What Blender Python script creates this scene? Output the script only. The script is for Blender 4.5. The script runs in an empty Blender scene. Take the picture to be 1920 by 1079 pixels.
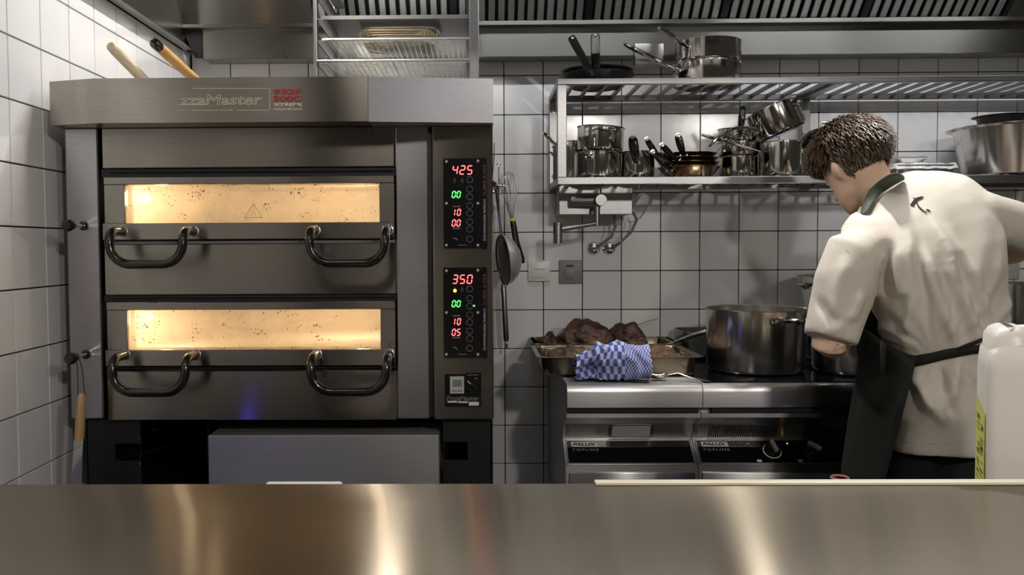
import bpy, bmesh, math, random
from mathutils import Vector, Matrix, noise
from mathutils.bvhtree import BVHTree
random.seed(7)
sc = bpy.context.scene
COL = sc.collection
PI = math.pi
V = Vector

# ------------------------------------------------------------------ camera
FPX, PITCH, YAW, ROLL, CX, CY = 1563.455, 0.03947, -0.01373, -0.00525, 874.48, 523.63
CAM = V((0, 0, 1.30))
fwd = V((math.sin(YAW) * math.cos(PITCH), math.cos(YAW) * math.cos(PITCH), -math.sin(PITCH)))
r0 = V((math.cos(YAW), -math.sin(YAW), 0)); u0 = r0.cross(fwd)
RGT = r0 * math.cos(ROLL) + u0 * math.sin(ROLL)
UPV = -r0 * math.sin(ROLL) + u0 * math.cos(ROLL)
cd = bpy.data.cameras.new('camera'); cam = bpy.data.objects.new('camera', cd); COL.objects.link(cam)
mw = Matrix((RGT, UPV, -fwd)).transposed().to_4x4(); mw.translation = CAM
cam.matrix_world = mw
cd.sensor_fit = 'HORIZONTAL'; cd.sensor_width = 36.0; cd.lens = FPX / 1920 * 36.0
cd.shift_x = (960 - CX) / 1920; cd.shift_y = -(539.5 - CY) / 1920
cd.clip_start = 0.05; cd.clip_end = 50
sc.camera = cam

def ray(x, y): return RGT * ((x - CX) / FPX) - UPV * ((y - CY) / FPX) + fwd
def at(x, y, Y):
    d = ray(x, y); return CAM + d * (Y / d.y)
def atz(x, y, z):
    d = ray(x, y); return CAM + d * ((z - CAM.z) / d.z)
def pxx(x, Y, y=470): return at(x, y, Y).x
def pxz(y, Y, x=960): return at(x, y, Y).z

# ------------------------------------------------------------------ world, exposure
w = bpy.data.worlds.new('world'); sc.world = w; w.use_nodes = True
bg = w.node_tree.nodes['Background']
bg.inputs['Color'].default_value = (1.0, 0.86, 0.70, 1); bg.inputs['Strength'].default_value = 0.035
sc.view_settings.view_transform = 'Standard'
try: sc.view_settings.look = 'None'
except Exception: pass
sc.view_settings.exposure = 0.0; sc.view_settings.gamma = 1.0
sc.view_settings.use_curve_mapping = False
def area(name, loc, size, power, col, rot=(0, 0, 0), parent=None, spread=None):
    l = bpy.data.lights.new(name, 'AREA'); l.shape = 'RECTANGLE'; l.size, l.size_y = size
    l.energy = power; l.color = col
    if spread: l.spread = spread
    o = bpy.data.objects.new(name, l); COL.objects.link(o); o.rotation_euler = rot
    o.location = V(loc) - (parent.location if parent else V((0, 0, 0)))
    if parent: o.parent = parent
    return o
# unseen warm lights added on the camera side to brighten walls and cook
area('front_fill_light', (1.00, -1.2, 2.45), (0.16, 0.16), 28, (1.0, 0.94, 0.87), (math.radians(42), 0, 0))  # placed to give the narrow highlight on the stove front
area('front_fill_light', (2.10, -1.2, 2.45), (0.25, 0.25), 22, (1.0, 0.94, 0.87), (math.radians(42), 0, math.radians(15)))
area('front_fill_light', (-0.45, 0.2, 2.74), (0.4, 0.4), 7, (1.0, 0.93, 0.84))

# ------------------------------------------------------------------ materials
MATS = {}
def nt(name):
    m = bpy.data.materials.new(name); m.use_nodes = True
    t = m.node_tree; b = t.nodes['Principled BSDF']; MATS[name] = m
    return m, t, b
def ramp(t, fac, stops):
    r = t.nodes.new('ShaderNodeValToRGB'); e = r.color_ramp.elements
    while len(e) < len(stops): e.new(0.5)
    for el, (p, c) in zip(e, stops): el.position = p; el.color = (*c, 1) if len(c) == 3 else c
    t.links.new(fac, r.inputs['Fac']); return r.outputs['Color']
def tex(t, kind, scale=(1, 1, 1), coord='Object', **kw):
    tc = t.nodes.new('ShaderNodeTexCoord'); mp = t.nodes.new('ShaderNodeMapping')
    mp.inputs['Scale'].default_value = scale
    t.links.new(tc.outputs[coord], mp.inputs['Vector'])
    n = t.nodes.new('ShaderNodeTex' + kind)
    for k, v in kw.items():
        if k in n.inputs: n.inputs[k].default_value = v
        else: setattr(n, k, v)
    t.links.new(mp.outputs['Vector'], n.inputs['Vector']); return n
def bump(t, b, h, strength=0.2, dist=0.002):
    n = t.nodes.new('ShaderNodeBump'); n.inputs['Strength'].default_value = strength; n.inputs['Distance'].default_value = dist
    t.links.new(h, n.inputs['Height']); t.links.new(n.outputs['Normal'], b.inputs['Normal'])
def plain(name, col, rough=0.5, metal=0.0, **kw):
    m, t, b = nt(name)
    b.inputs['Base Color'].default_value = (*col, 1); b.inputs['Roughness'].default_value = rough; b.inputs['Metallic'].default_value = metal
    for k, v in kw.items(): b.inputs[k.replace('_', ' ')].default_value = v
    n = tex(t, 'Noise', (30, 30, 30), Scale=1.0, Detail=3.0)
    mr = t.nodes.new('ShaderNodeMapRange'); mr.inputs['To Min'].default_value = max(0.02, rough * 0.85); mr.inputs['To Max'].default_value = min(1, rough * 1.15)
    t.links.new(n.outputs['Fac'], mr.inputs['Value']); t.links.new(mr.outputs['Result'], b.inputs['Roughness'])
    return m
def steel(name, col=(0.55, 0.54, 0.52), rough=0.3, aniso=0.8, tangent=(0, 0.7, 0.72), grain=(3, 90, 90), var=0.06, smudge=0.07):
    m, t, b = nt(name); b.inputs['Metallic'].default_value = 1.0
    b.inputs['Anisotropic'].default_value = aniso
    if tangent:
        c = t.nodes.new('ShaderNodeCombineXYZ')
        for i in range(3): c.inputs[i].default_value = tangent[i]
        t.links.new(c.outputs[0], b.inputs['Tangent'])
    g = tex(t, 'Noise', grain, Scale=4.0, Detail=4.0)
    d = tuple(x * (1 - var) for x in col); l = tuple(min(1, x * (1 + var)) for x in col)
    t.links.new(ramp(t, g.outputs['Fac'], [(0.3, d), (0.7, l)]), b.inputs['Base Color'])
    s = tex(t, 'Noise', (1, 1, 1), Scale=3.0, Detail=1.5)
    mr = t.nodes.new('ShaderNodeMapRange'); mr.inputs['From Min'].default_value = 0.15; mr.inputs['From Max'].default_value = 0.85
    mr.inputs['To Min'].default_value = max(0.03, rough - smudge); mr.inputs['To Max'].default_value = rough + smudge
    t.links.new(s.outputs['Fac'], mr.inputs['Value']); t.links.new(mr.outputs['Result'], b.inputs['Roughness'])
    return m
def emit(name, col, strength):
    m, t, b = nt(name); b.inputs['Base Color'].default_value = (*[c * 0.3 for c in col], 1)
    b.inputs['Emission Color'].default_value = (*col, 1); b.inputs['Emission Strength'].default_value = strength
    return m
def mat_tile():
    m, t, b = nt('glazed_white_tile')
    oi = t.nodes.new('ShaderNodeObjectInfo')
    t.links.new(ramp(t, oi.outputs['Random'], [(0, (0.70, 0.70, 0.71)), (1, (0.78, 0.775, 0.77))]), b.inputs['Base Color'])
    b.inputs['Roughness'].default_value = 0.16; b.inputs['Specular IOR Level'].default_value = 0.5
    n = tex(t, 'Noise', (1, 1, 1), coord='Generated', Scale=2.0, Detail=1.0)
    bump(t, b, n.outputs['Fac'], 0.10, 0.003)
    return m
mat_tile()
plain('dark_grout', (0.018, 0.017, 0.017), 0.9)
plain('ceiling_white', (0.55, 0.54, 0.52), 0.8)
plain('floor_grey', (0.10, 0.095, 0.09), 0.5)
steel('oven_steel', (0.35, 0.325, 0.29), 0.25, 0.95)
steel('oven_wing', (0.36, 0.355, 0.385), 0.46, 0.6)
steel('oven_steel_cool', (0.46, 0.45, 0.47), 0.30, 0.9)
steel('counter_steel', (0.255, 0.218, 0.168), 0.24, 1.0, tangent=(0, 1, 0.02), grain=(2, 160, 20), smudge=0.02)
steel('hood_steel', (0.30, 0.295, 0.275), 0.30, 0.85)
steel('satin_steel', (0.50, 0.50, 0.51), 0.5, 0.3)
steel('shelf_steel', (0.34, 0.335, 0.335), 0.34, 0.4)
steel('shaded_steel', (0.27, 0.265, 0.26), 0.40, 0.3)  # shelf steel darkened for the shade on the slat undersides
steel('pot_steel', (0.66, 0.64, 0.60), 0.20, 0.5, tangent=(0, 0, 1), grain=(40, 40, 200), smudge=0.06)
steel('polished_steel', (0.62, 0.60, 0.56), 0.10, 0.0, tangent=None, smudge=0.04)
steel('copper_pan', (0.36, 0.25, 0.15), 0.18, 0.2, tangent=None, var=0.35, smudge=0.08)
steel('stove_steel', (0.40, 0.39, 0.385), 0.30, 0.8)
steel('wire_steel', (0.72, 0.71, 0.68), 0.25, 0.0, tangent=None)
steel('sieve_mesh', (0.62, 0.61, 0.58), 0.55, 0.0, tangent=None)
steel('brassy_wire', (0.62, 0.50, 0.28), 0.30, 0.0, tangent=None, var=0.3)
steel('chrome', (0.75, 0.75, 0.76), 0.10, 0.0, tangent=None, smudge=0.03)
steel('filter_slat', (0.50, 0.51, 0.49), 0.45, 0.3)
steel('tray_steel', (0.24, 0.20, 0.14), 0.30, 0.3, tangent=(0, 0, 1))
plain('black_void', (0.004, 0.004, 0.004), 0.8)
plain('black_stand', (0.008, 0.008, 0.009), 0.45)
plain('black_handle', (0.006, 0.007, 0.006), 0.22, Coat_Weight=0.4)
plain('black_panel', (0.008, 0.008, 0.009), 0.18)
plain('black_glass', (0.004, 0.004, 0.005), 0.06)
plain('black_iron', (0.010, 0.009, 0.008), 0.40)
plain('white_print', (0.62, 0.61, 0.57), 0.5)
plain('grey_print', (0.30, 0.30, 0.30), 0.5)
plain('dark_print', (0.03, 0.03, 0.03), 0.5)
plain('fabric_print', (0.035, 0.035, 0.033), 1.0, Specular_IOR_Level=0.0)
plain('hood_print', (0.74, 0.68, 0.54), 0.5)
plain('red_print', (0.36, 0.035, 0.035), 0.5)
plain('dull_red_print', (0.12, 0.012, 0.012), 0.5)
emit('red_led', (1.0, 0.06, 0.06), 9.0)
emit('green_led', (0.06, 1.0, 0.10), 5.0)
emit('yellow_led', (1.0, 0.72, 0.03), 7.0)
emit('blue_led', (0.10, 0.08, 1.0), 12.0)
emit('amber_led', (1.0, 0.45, 0.05), 3.0)
emit('lamp_lens', (1.0, 0.95, 0.86), 2.0)
emit('oven_bulb', (1.0, 0.80, 0.55), 5.0)
plain('white_plastic', (0.72, 0.71, 0.69), 0.35)
plain('cream_plastic', (0.74, 0.68, 0.52), 0.4)
plain('grey_plastic', (0.22, 0.22, 0.23), 0.45)
plain('lcd_grey', (0.16, 0.20, 0.20), 0.25)
plain('light_grey_plastic', (0.42, 0.42, 0.40), 0.45)
plain('lime_plastic', (0.55, 0.70, 0.02), 0.4)
plain('hose_grey', (0.24, 0.23, 0.22), 0.4, 0.6)
plain('black_cord', (0.01, 0.01, 0.01), 0.7)
plain('skin', (0.62, 0.41, 0.30), 0.5, Subsurface_Weight=0.08)
plain('trouser_black', (0.006, 0.006, 0.007), 0.9)
plain('shoe_black', (0.01, 0.01, 0.01), 0.5)
plain('eye_white', (0.7, 0.68, 0.64), 0.2)
plain('pink_rim', (0.35, 0.12, 0.11), 0.4)
def mat_wood(name, c0, c1, ax):
    m, t, b = nt(name); s = [18, 18, 18]; s[ax] = 1.2
    n = tex(t, 'Noise', tuple(s), Scale=6.0, Detail=5.0, Distortion=0.6)
    t.links.new(ramp(t, n.outputs['Fac'], [(0.3, c0), (0.7, c1)]), b.inputs['Base Color'])
    b.inputs['Roughness'].default_value = 0.5; bump(t, b, n.outputs['Fac'], 0.15, 0.001)
mat_wood('pale_wood', (0.52, 0.42, 0.27), (0.66, 0.57, 0.42), 1)
mat_wood('orange_wood', (0.42, 0.21, 0.06), (0.62, 0.36, 0.13), 1)
mat_wood('handle_wood', (0.42, 0.26, 0.10), (0.58, 0.39, 0.18), 2)
def mat_window():
    m, t, b = nt('stained_oven_glass'); t.nodes.remove(b); out = t.nodes['Material Output']
    tr = t.nodes.new('ShaderNodeBsdfTransparent'); tr.inputs[0].default_value = (1.0, 0.93, 0.82, 1)
    tl = t.nodes.new('ShaderNodeBsdfTranslucent'); tl.inputs[0].default_value = (0.92, 0.76, 0.54, 1)
    df = t.nodes.new('ShaderNodeBsdfDiffuse'); df.inputs[0].default_value = (0.12, 0.05, 0.015, 1)
    gl = t.nodes.new('ShaderNodeBsdfGlossy'); gl.inputs['Roughness'].default_value = 0.06
    mx = t.nodes.new('ShaderNodeMixShader'); t.links.new(tr.outputs[0], mx.inputs[1]); t.links.new(tl.outputs[0], mx.inputs[2])
    n0 = tex(t, 'Noise', (1, 1, 1), Scale=4.0, Detail=4.0)
    mr = t.nodes.new('ShaderNodeMapRange'); mr.inputs['From Min'].default_value = 0.3; mr.inputs['From Max'].default_value = 0.7
    mr.inputs['To Min'].default_value = 0.25; mr.inputs['To Max'].default_value = 0.6
    t.links.new(n0.outputs['Fac'], mr.inputs['Value']); t.links.new(mr.outputs[0], mx.inputs[0])
    # specks of burnt-on fat
    n1 = tex(t, 'Voronoi', (1, 0.02, 0.7), Scale=150.0); n2 = tex(t, 'Noise', (1, 1, 1.6), Scale=24.0, Detail=4.0)
    mr2 = t.nodes.new('ShaderNodeMapRange'); mr2.inputs['From Min'].default_value = 0.41; mr2.inputs['From Max'].default_value = 0.80
    mr2.inputs['To Min'].default_value = 0.0; mr2.inputs['To Max'].default_value = 0.42
    t.links.new(n2.outputs['Fac'], mr2.inputs['Value'])
    mm = t.nodes.new('ShaderNodeMath'); mm.operation = 'LESS_THAN'
    t.links.new(n1.outputs['Distance'], mm.inputs[0]); t.links.new(mr2.outputs[0], mm.inputs[1])
    ms = t.nodes.new('ShaderNodeMath'); ms.operation = 'MULTIPLY'; ms.inputs[1].default_value = 0.75; t.links.new(mm.outputs[0], ms.inputs[0]); sp = ms.outputs[0]
    m2 = t.nodes.new('ShaderNodeMixShader'); t.links.new(mx.outputs[0], m2.inputs[1]); t.links.new(df.outputs[0], m2.inputs[2]); t.links.new(sp, m2.inputs[0])
    m3 = t.nodes.new('ShaderNodeMixShader'); m3.inputs[0].default_value = 0.04
    t.links.new(m2.outputs[0], m3.inputs[1]); t.links.new(gl.outputs[0], m3.inputs[2]); t.links.new(m3.outputs[0], out.inputs['Surface'])
mat_window()
def mat_stone():
    m, t, b = nt('chamber_stone')
    n = tex(t, 'Noise', (1, 1, 1), Scale=14.0, Detail=6.0)
    t.links.new(ramp(t, n.outputs['Fac'], [(0.3, (0.74, 0.67, 0.58)), (0.7, (0.84, 0.79, 0.72))]), b.inputs['Base Color']); b.inputs['Roughness'].default_value = 0.85
mat_stone()
def mat_shirt():
    m, t, b = nt('cream_cotton'); b.inputs['Roughness'].default_value = 0.9; b.inputs['Sheen Weight'].default_value = 0.15
    n = tex(t, 'Noise', (1, 1, 1), Scale=6.0, Detail=4.0)
    t.links.new(ramp(t, n.outputs['Fac'], [(0.3, (0.50, 0.455, 0.39)), (0.7, (0.57, 0.525, 0.455))]), b.inputs['Base Color'])
    n2 = tex(t, 'Noise', (1, 1, 0.5), Scale=45.0, Detail=5.0)
    bump(t, b, n2.outputs['Fac'], 0.22, 0.005)
mat_shirt()
def mat_cloth(name, c, rough=0.9):
    m, t, b = nt(name); b.inputs['Roughness'].default_value = rough
    n = tex(t, 'Noise', (1, 1, 1), Scale=12.0, Detail=4.0)
    t.links.new(ramp(t, n.outputs['Fac'], [(0.3, tuple(x * 0.75 for x in c)), (0.7, tuple(x * 1.25 for x in c))]), b.inputs['Base Color'])
    w_ = tex(t, 'Wave', (400, 400, 400), Scale=1.0); bump(t, b, w_.outputs['Fac'], 0.1, 0.0006)
mat_cloth('apron_green', (0.009, 0.010, 0.0075))
mat_cloth('strap_green', (0.07, 0.08, 0.055))
def mat_hair():
    m, t, b = nt('brown_hair'); b.inputs['Roughness'].default_value = 0.42
    n = tex(t, 'Noise', (1, 1, 1), Scale=60.0, Detail=3.0)
    t.links.new(ramp(t, n.outputs['Fac'], [(0.25, (0.03, 0.018, 0.011)), (0.75, (0.16, 0.10, 0.058))]), b.inputs['Base Color'])
mat_hair()
def mat_meat():
    m, t, b = nt('roast_meat'); b.inputs['Roughness'].default_value = 0.62
    n = tex(t, 'Noise', (1, 1, 1), Scale=13.0, Detail=8.0, Roughness=0.68)
    t.links.new(ramp(t, n.outputs['Fac'], [(0.30, (0.010, 0.005, 0.003)), (0.47, (0.055, 0.024, 0.011)), (0.60, (0.12, 0.055, 0.024)), (0.74, (0.34, 0.15, 0.04))]), b.inputs['Base Color'])
    n2 = tex(t, 'Noise', (1, 1, 1), Scale=60.0, Detail=6.0); bump(t, b, n2.outputs['Fac'], 0.8, 0.006)
mat_meat()
def mat_towel():
    m, t, b = nt('checked_towel'); b.inputs['Roughness'].default_value = 0.95
    tc = t.nodes.new('ShaderNodeTexCoord')
    def chk(scale, c1, c2):
        mp = t.nodes.new('ShaderNodeMapping'); mp.inputs['Scale'].default_value = scale; t.links.new(tc.outputs['UV'], mp.inputs['Vector'])
        c = t.nodes.new('ShaderNodeTexChecker'); c.inputs['Scale'].default_value = 1.0; c.inputs['Color1'].default_value = (*c1, 1); c.inputs['Color2'].default_value = (*c2, 1)
        t.links.new(mp.outputs[0], c.inputs['Vector']); return c.outputs['Color']
    big = chk((20, 14, 1), (0.075, 0.095, 0.33), (0.46, 0.49, 0.68))
    small = chk((52, 36, 1), (0.075, 0.095, 0.33), (0.46, 0.49, 0.68))
    sx = t.nodes.new('ShaderNodeSeparateXYZ'); t.links.new(tc.outputs['UV'], sx.inputs[0])
    gt = t.nodes.new('ShaderNodeMath'); gt.operation = 'GREATER_THAN'; gt.inputs[1].default_value = 0.66; t.links.new(sx.outputs[0], gt.inputs[0])
    mx = t.nodes.new('ShaderNodeMix'); mx.data_type = 'RGBA'
    t.links.new(gt.outputs[0], mx.inputs['Factor']); t.links.new(big, mx.inputs['A']); t.links.new(small, mx.inputs['B'])
    t.links.new(mx.outputs['Result'], b.inputs['Base Color'])
    n2 = tex(t, 'Noise', (1, 1, 1), Scale=180.0, Detail=2.0); bump(t, b, n2.outputs['Fac'], 0.5, 0.002)
mat_towel()
def mat_can():
    m, t, b = nt('milky_plastic'); b.inputs['Base Color'].default_value = (0.80, 0.76, 0.70, 1); b.inputs['Roughness'].default_value = 0.35
    b.inputs['Subsurface Weight'].default_value = 0.3; b.inputs['Subsurface Radius'].default_value = (0.05, 0.04, 0.03)
    n = tex(t, 'Noise', (1, 1, 1), Scale=5.0, Detail=2.0); bump(t, b, n.outputs['Fac'], 0.08, 0.004)
mat_can()
def mat_film():
    m, t, b = nt('clear_film'); b.inputs['Base Color'].default_value = (0.75, 0.75, 0.75, 1); b.inputs['Roughness'].default_value = 0.15; b.inputs['Alpha'].default_value = 0.7
    n = tex(t, 'Noise', (1, 1, 1), Scale=30.0, Detail=3.0); bump(t, b, n.outputs['Fac'], 0.9, 0.01)
mat_film()
plain('yellow_label', (0.66, 0.62, 0.16), 0.5)

# ------------------------------------------------------------------ mesh helpers
def frame_of(d):
    d = d.normalized(); a = V((0, 0, 1)) if abs(d.z) < 0.9 else V((1, 0, 0))
    s = d.cross(a).normalized(); return s, s.cross(d).normalized()
class MB:
    def __init__(s): s.bm = bmesh.new(); s.uv = None
    def box(s, x0, x1, y0, y1, z0, z1, bev=0.0, seg=1, mtx=None):
        bm = bmesh.new(); bmesh.ops.create_cube(bm, size=1)
        for v in bm.verts: v.co = V(((x0 + x1) / 2 + v.co.x * (x1 - x0), (y0 + y1) / 2 + v.co.y * (y1 - y0), (z0 + z1) / 2 + v.co.z * (z1 - z0)))
        if bev > 0: bmesh.ops.bevel(bm, geom=bm.edges[:], offset=min(bev, 0.45 * min(abs(x1 - x0), abs(y1 - y0), abs(z1 - z0))), segments=seg, affect='EDGES', profile=0.5)
        if mtx: bmesh.ops.transform(bm, matrix=mtx, verts=bm.verts)
        s.merge(bm); return s
    def merge(s, bm):
        me = bpy.data.meshes.new('t'); bm.to_mesh(me); bm.free(); s.bm.from_mesh(me); bpy.data.meshes.remove(me)
    def rings(s, rs, caps=True, closed=True):
        vr = [[s.bm.verts.new(p) for p in r] for r in rs]; n = len(vr[0])
        for a, b in zip(vr, vr[1:]):
            for i in range(n if closed else n - 1):
                j = (i + 1) % n
                try: s.bm.faces.new((a[i], a[j], b[j], b[i]))
                except ValueError: pass
        if caps and closed:
            try: s.bm.faces.new(vr[0][::-1])
            except ValueError: pass
            try: s.bm.faces.new(vr[-1])
            except ValueError: pass
        return s
    def tube(s, path, r, seg=8, flat=1.0, caps=True):
        P = [V(p) for p in path]; n = len(P); R = r if isinstance(r, (list, tuple)) else [r] * n
        T = [(P[min(i + 1, n - 1)] - P[max(i - 1, 0)]).normalized() for i in range(n)]
        a, b = frame_of(T[0]); rs = []
        for i in range(n):
            a = (a - T[i] * a.dot(T[i])).normalized(); b = T[i].cross(a).normalized()
            rs.append([P[i] + (a * math.cos(2 * PI * k / seg) + b * (math.sin(2 * PI * k / seg) * flat)) * R[i] for k in range(seg)])
        return s.rings(rs, caps)
    def lathe(s, prof, seg=32, c=(0, 0, 0), axis=(0, 0, 1)):
        ax = V(axis).normalized(); a, b = frame_of(ax); c = V(c)
        if abs(ax.z) > 0.999: a, b = V((1, 0, 0)), V((0, 1, 0)) * (1 if ax.z > 0 else -1)
        rs = [[c + ax * h + (a * math.cos(2 * PI * k / seg) + b * math.sin(2 * PI * k / seg)) * max(r, 1e-5) for k in range(seg)] for r, h in prof]
        return s.rings(rs, True)
    def prism(s, poly, x0, x1, ax=0):
        def P(u, v, wv): return (V((wv, u, v)), V((u, wv, v)), V((u, v, wv)))[ax]
        a = [s.bm.verts.new(P(u, v, x0)) for u, v in poly]; b = [s.bm.verts.new(P(u, v, x1)) for u, v in poly]
        n = len(a); s.bm.faces.new(a); s.bm.faces.new(b[::-1])
        for i in range(n): s.bm.faces.new((a[i], b[i], b[(i + 1) % n], a[(i + 1) % n]))
        return s
    def bevel_all(s, off, seg=2, ang=0.5):
        ed = [e for e in s.bm.edges if len(e.link_faces) == 2 and e.calc_face_angle(0) > ang]
        bmesh.ops.bevel(s.bm, geom=ed, offset=off, segments=seg, affect='EDGES', profile=0.5); return s
    def mesh(s, name, mat, smooth=0.6):
        bmesh.ops.recalc_face_normals(s.bm, faces=s.bm.faces[:])
        me = bpy.data.meshes.new(name); s.bm.to_mesh(me); s.bm.free()
        if mat: me.materials.append(MATS[mat])
        if smooth:
            me.polygons.foreach_set('use_smooth', [True] * len(me.polygons)); me.set_sharp_from_angle(angle=smooth)
        return me
    def build(s, name, mat, parent=None, local=False, smooth=0.6):
        me = s.mesh(name, mat, smooth); o = bpy.data.objects.new(name, me); COL.objects.link(o)
        if parent:
            o.parent = parent
            if not local:
                me.transform(Matrix.Translation(-wloc(parent)))
        elif not local:
            xs = [v.co for v in me.vertices]
            b = V(((min(c.x for c in xs) + max(c.x for c in xs)) / 2, (min(c.y for c in xs) + max(c.y for c in xs)) / 2, min(c.z for c in xs)))
            me.transform(Matrix.Translation(-b)); o.location = b
        return o
def wloc(o):
    l = V(o.location)
    while o.parent: o = o.parent; l += V(o.location)
    return l
def tag(o, label, cat, group=None, kind=None):
    if label: o['label'] = label
    if cat: o['category'] = cat
    if group: o['group'] = group
    if kind: o['kind'] = kind
    return o
def thing(name, loc, label, cat, group=None, rot=None):
    o = bpy.data.objects.new(name, None); COL.objects.link(o); o.empty_display_size = 0.05; o.location = loc
    if rot is not None: o.rotation_mode = 'QUATERNION'; o.rotation_quaternion = rot
    return tag(o, label, cat, group)
def struct(name, mb, mat):
    o = mb.build(name, mat); o['kind'] = 'structure'; return o
def link_copy(name, me, parent, loc, rot=None):
    o = bpy.data.objects.new(name, me); COL.objects.link(o); o.parent = parent; o.location = V(loc)
    if rot: o.rotation_euler = rot
    return o
def arc(c, r, a0, a1, n, ux, uy):
    c, ux, uy = V(c), V(ux), V(uy)
    return [c + ux * (r * math.cos(a0 + (a1 - a0) * i / n)) + uy * (r * math.sin(a0 + (a1 - a0) * i / n)) for i in range(n + 1)]
def bez(p0, p1, p2, p3, n=10):
    p0, p1, p2, p3 = map(V, (p0, p1, p2, p3)); o = []
    for i in range(n + 1):
        t = i / n; o.append(p0 * (1 - t) ** 3 + p1 * (3 * t * (1 - t) ** 2) + p2 * (3 * t * t * (1 - t)) + p3 * t ** 3)
    return o
def rrect(x0, x1, y0, y1, r, n=5):
    o = []
    for cx, cy, a in ((x1 - r, y1 - r, 0), (x0 + r, y1 - r, PI / 2), (x0 + r, y0 + r, PI), (x1 - r, y0 + r, 1.5 * PI)):
        for i in range(n + 1): o.append((cx + r * math.cos(a + i * PI / 2 / n), cy + r * math.sin(a + i * PI / 2 / n)))
    return o
def text(name, body, w_, mat, parent, org, ux=(1, 0, 0), uy=(0, 0, 1), h=None, shear=0.0, off=0.0, outline=0.0, ext=0.0004, space=1.0):
    """flat lettering: lower left at org, w_ wide along ux, h tall along uy"""
    cu = bpy.data.curves.new(name, 'FONT'); cu.body = body; cu.size = 1.0; cu.shear = shear; cu.space_character = space
    cu.resolution_u = 4
    if outline: cu.fill_mode = 'NONE'; cu.bevel_depth = outline; cu.bevel_resolution = 0
    else: cu.offset = off; cu.extrude = 0.005
    ob = bpy.data.objects.new(name, cu); COL.objects.link(ob)
    dg = bpy.context.evaluated_depsgraph_get(); me = bpy.data.meshes.new_from_object(ob.evaluated_get(dg))
    bpy.data.objects.remove(ob); bpy.data.curves.remove(cu)
    xs = [v.co.x for v in me.vertices]; ys = [v.co.y for v in me.vertices]
    x0, x1, y0, y1 = min(xs), max(xs), min(ys), max(ys); sx = w_ / (x1 - x0); sy = (h / (y1 - y0)) if h else sx
    ux, uy, org = V(ux), V(uy), V(org); nz = ux.cross(uy)
    pl = wloc(parent)
    for v in me.vertices: v.co = org + ux * ((v.co.x - x0) * sx) + uy * ((v.co.y - y0) * sy) + nz * (v.co.z * (sx if outline else ext / 0.005)) - pl
    me.materials.clear(); me.materials.append(MATS[mat])
    o = bpy.data.objects.new(name, me); COL.objects.link(o); o.parent = parent; return o

# ================================================================== the room
YW, XL = 3.225, -1.105            # back wall face, left wall face
ZR0, XC0, TP = 1.952, 0.2533, 0.15   # a tile row line, a tile column line, tile pitch
wb = struct('wall_back', MB().box(XL - 0.15, 3.3, YW + 0.003, YW + 0.15, 0, 2.8), 'dark_grout')
wl = struct('wall_left', MB().box(XL - 0.15, XL - 0.003, -1.6, YW, 0, 2.8), 'dark_grout')
fl = struct('floor', MB().box(XL - 0.15, 3.3, -3.6, YW + 0.15, -0.1, 0), 'floor_grey')
cl = struct('ceiling', MB().box(XL - 0.15, 3.3, -3.6, YW + 0.15, 2.8, 2.9), 'ceiling_white')
def tile_mesh(w_, h_, ax, mb=None, at_=None):
    g = 0.0018
    m_ = mb or MB(); c = at_ or (0, 0, 0)
    if ax == 1: m_.box(c[0] + g, c[0] + w_ - g, c[1] - 0.0055, c[1] + 0.004, c[2] + g, c[2] + h_ - g, 0.0012)
    else: m_.box(c[0] - 0.004, c[0] + 0.0055, c[1] + g, c[1] + w_ - g, c[2] + g, c[2] + h_ - g, 0.0012)
    return None if mb else m_.mesh('tile', 'glazed_white_tile')
TB = tile_mesh(TP, TP, 1); TLm = tile_mesh(TP, TP, 0)
rest = MB(); zrows = [ZR0 + TP * k for k in range(-13, 5)]
kx = [k for k in range(-9, 20)]
ob = wloc(wb); ol = wloc(wl)
cuts = {}
for z in zrows:
    for k in kx:
        x0 = XC0 + k * TP; x1 = x0 + TP
        if x1 <= XL + 0.012: continue
        x0 = max(x0, XL + 0.006)
        show = 0.28 < z < 2.10 and x1 < 2.31
        if show:
            wdt = round(x1 - x0, 4)
            me = TB if abs(wdt - TP) < 1e-3 else cuts.setdefault(wdt, tile_mesh(wdt, TP, 1))
            link_copy('tile', me, wb, V((x0, YW, z)) - ob)
        elif z + TP < 2.79: tile_mesh(x1 - x0, TP, 1, rest, (x0, YW, z))
o = rest.build('tile', 'glazed_white_tile', wb); o['kind'] = 'stuff'
rest = MB(); Y0 = 13.06862 * TP
for z in zrows:
    for m in range(-20, 9):
        y0 = Y0 + m * TP; y1 = min(y0 + TP, YW - 0.006)
        if y1 - y0 < 0.02: continue
        if 0.28 < z < 2.10 and m >= -3:
            wdt = round(y1 - y0, 4)
            me = TLm if abs(wdt - TP) < 1e-3 else cuts.setdefault(('l', wdt), tile_mesh(wdt, TP, 0))
            link_copy('tile', me, wl, V((XL, y0, z)) - ol)
        elif z + TP < 2.79: tile_mesh(y1 - y0, TP, 0, rest, (XL, y0, z))
o = rest.build('tile', 'glazed_white_tile', wl); o['kind'] = 'stuff'

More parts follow.
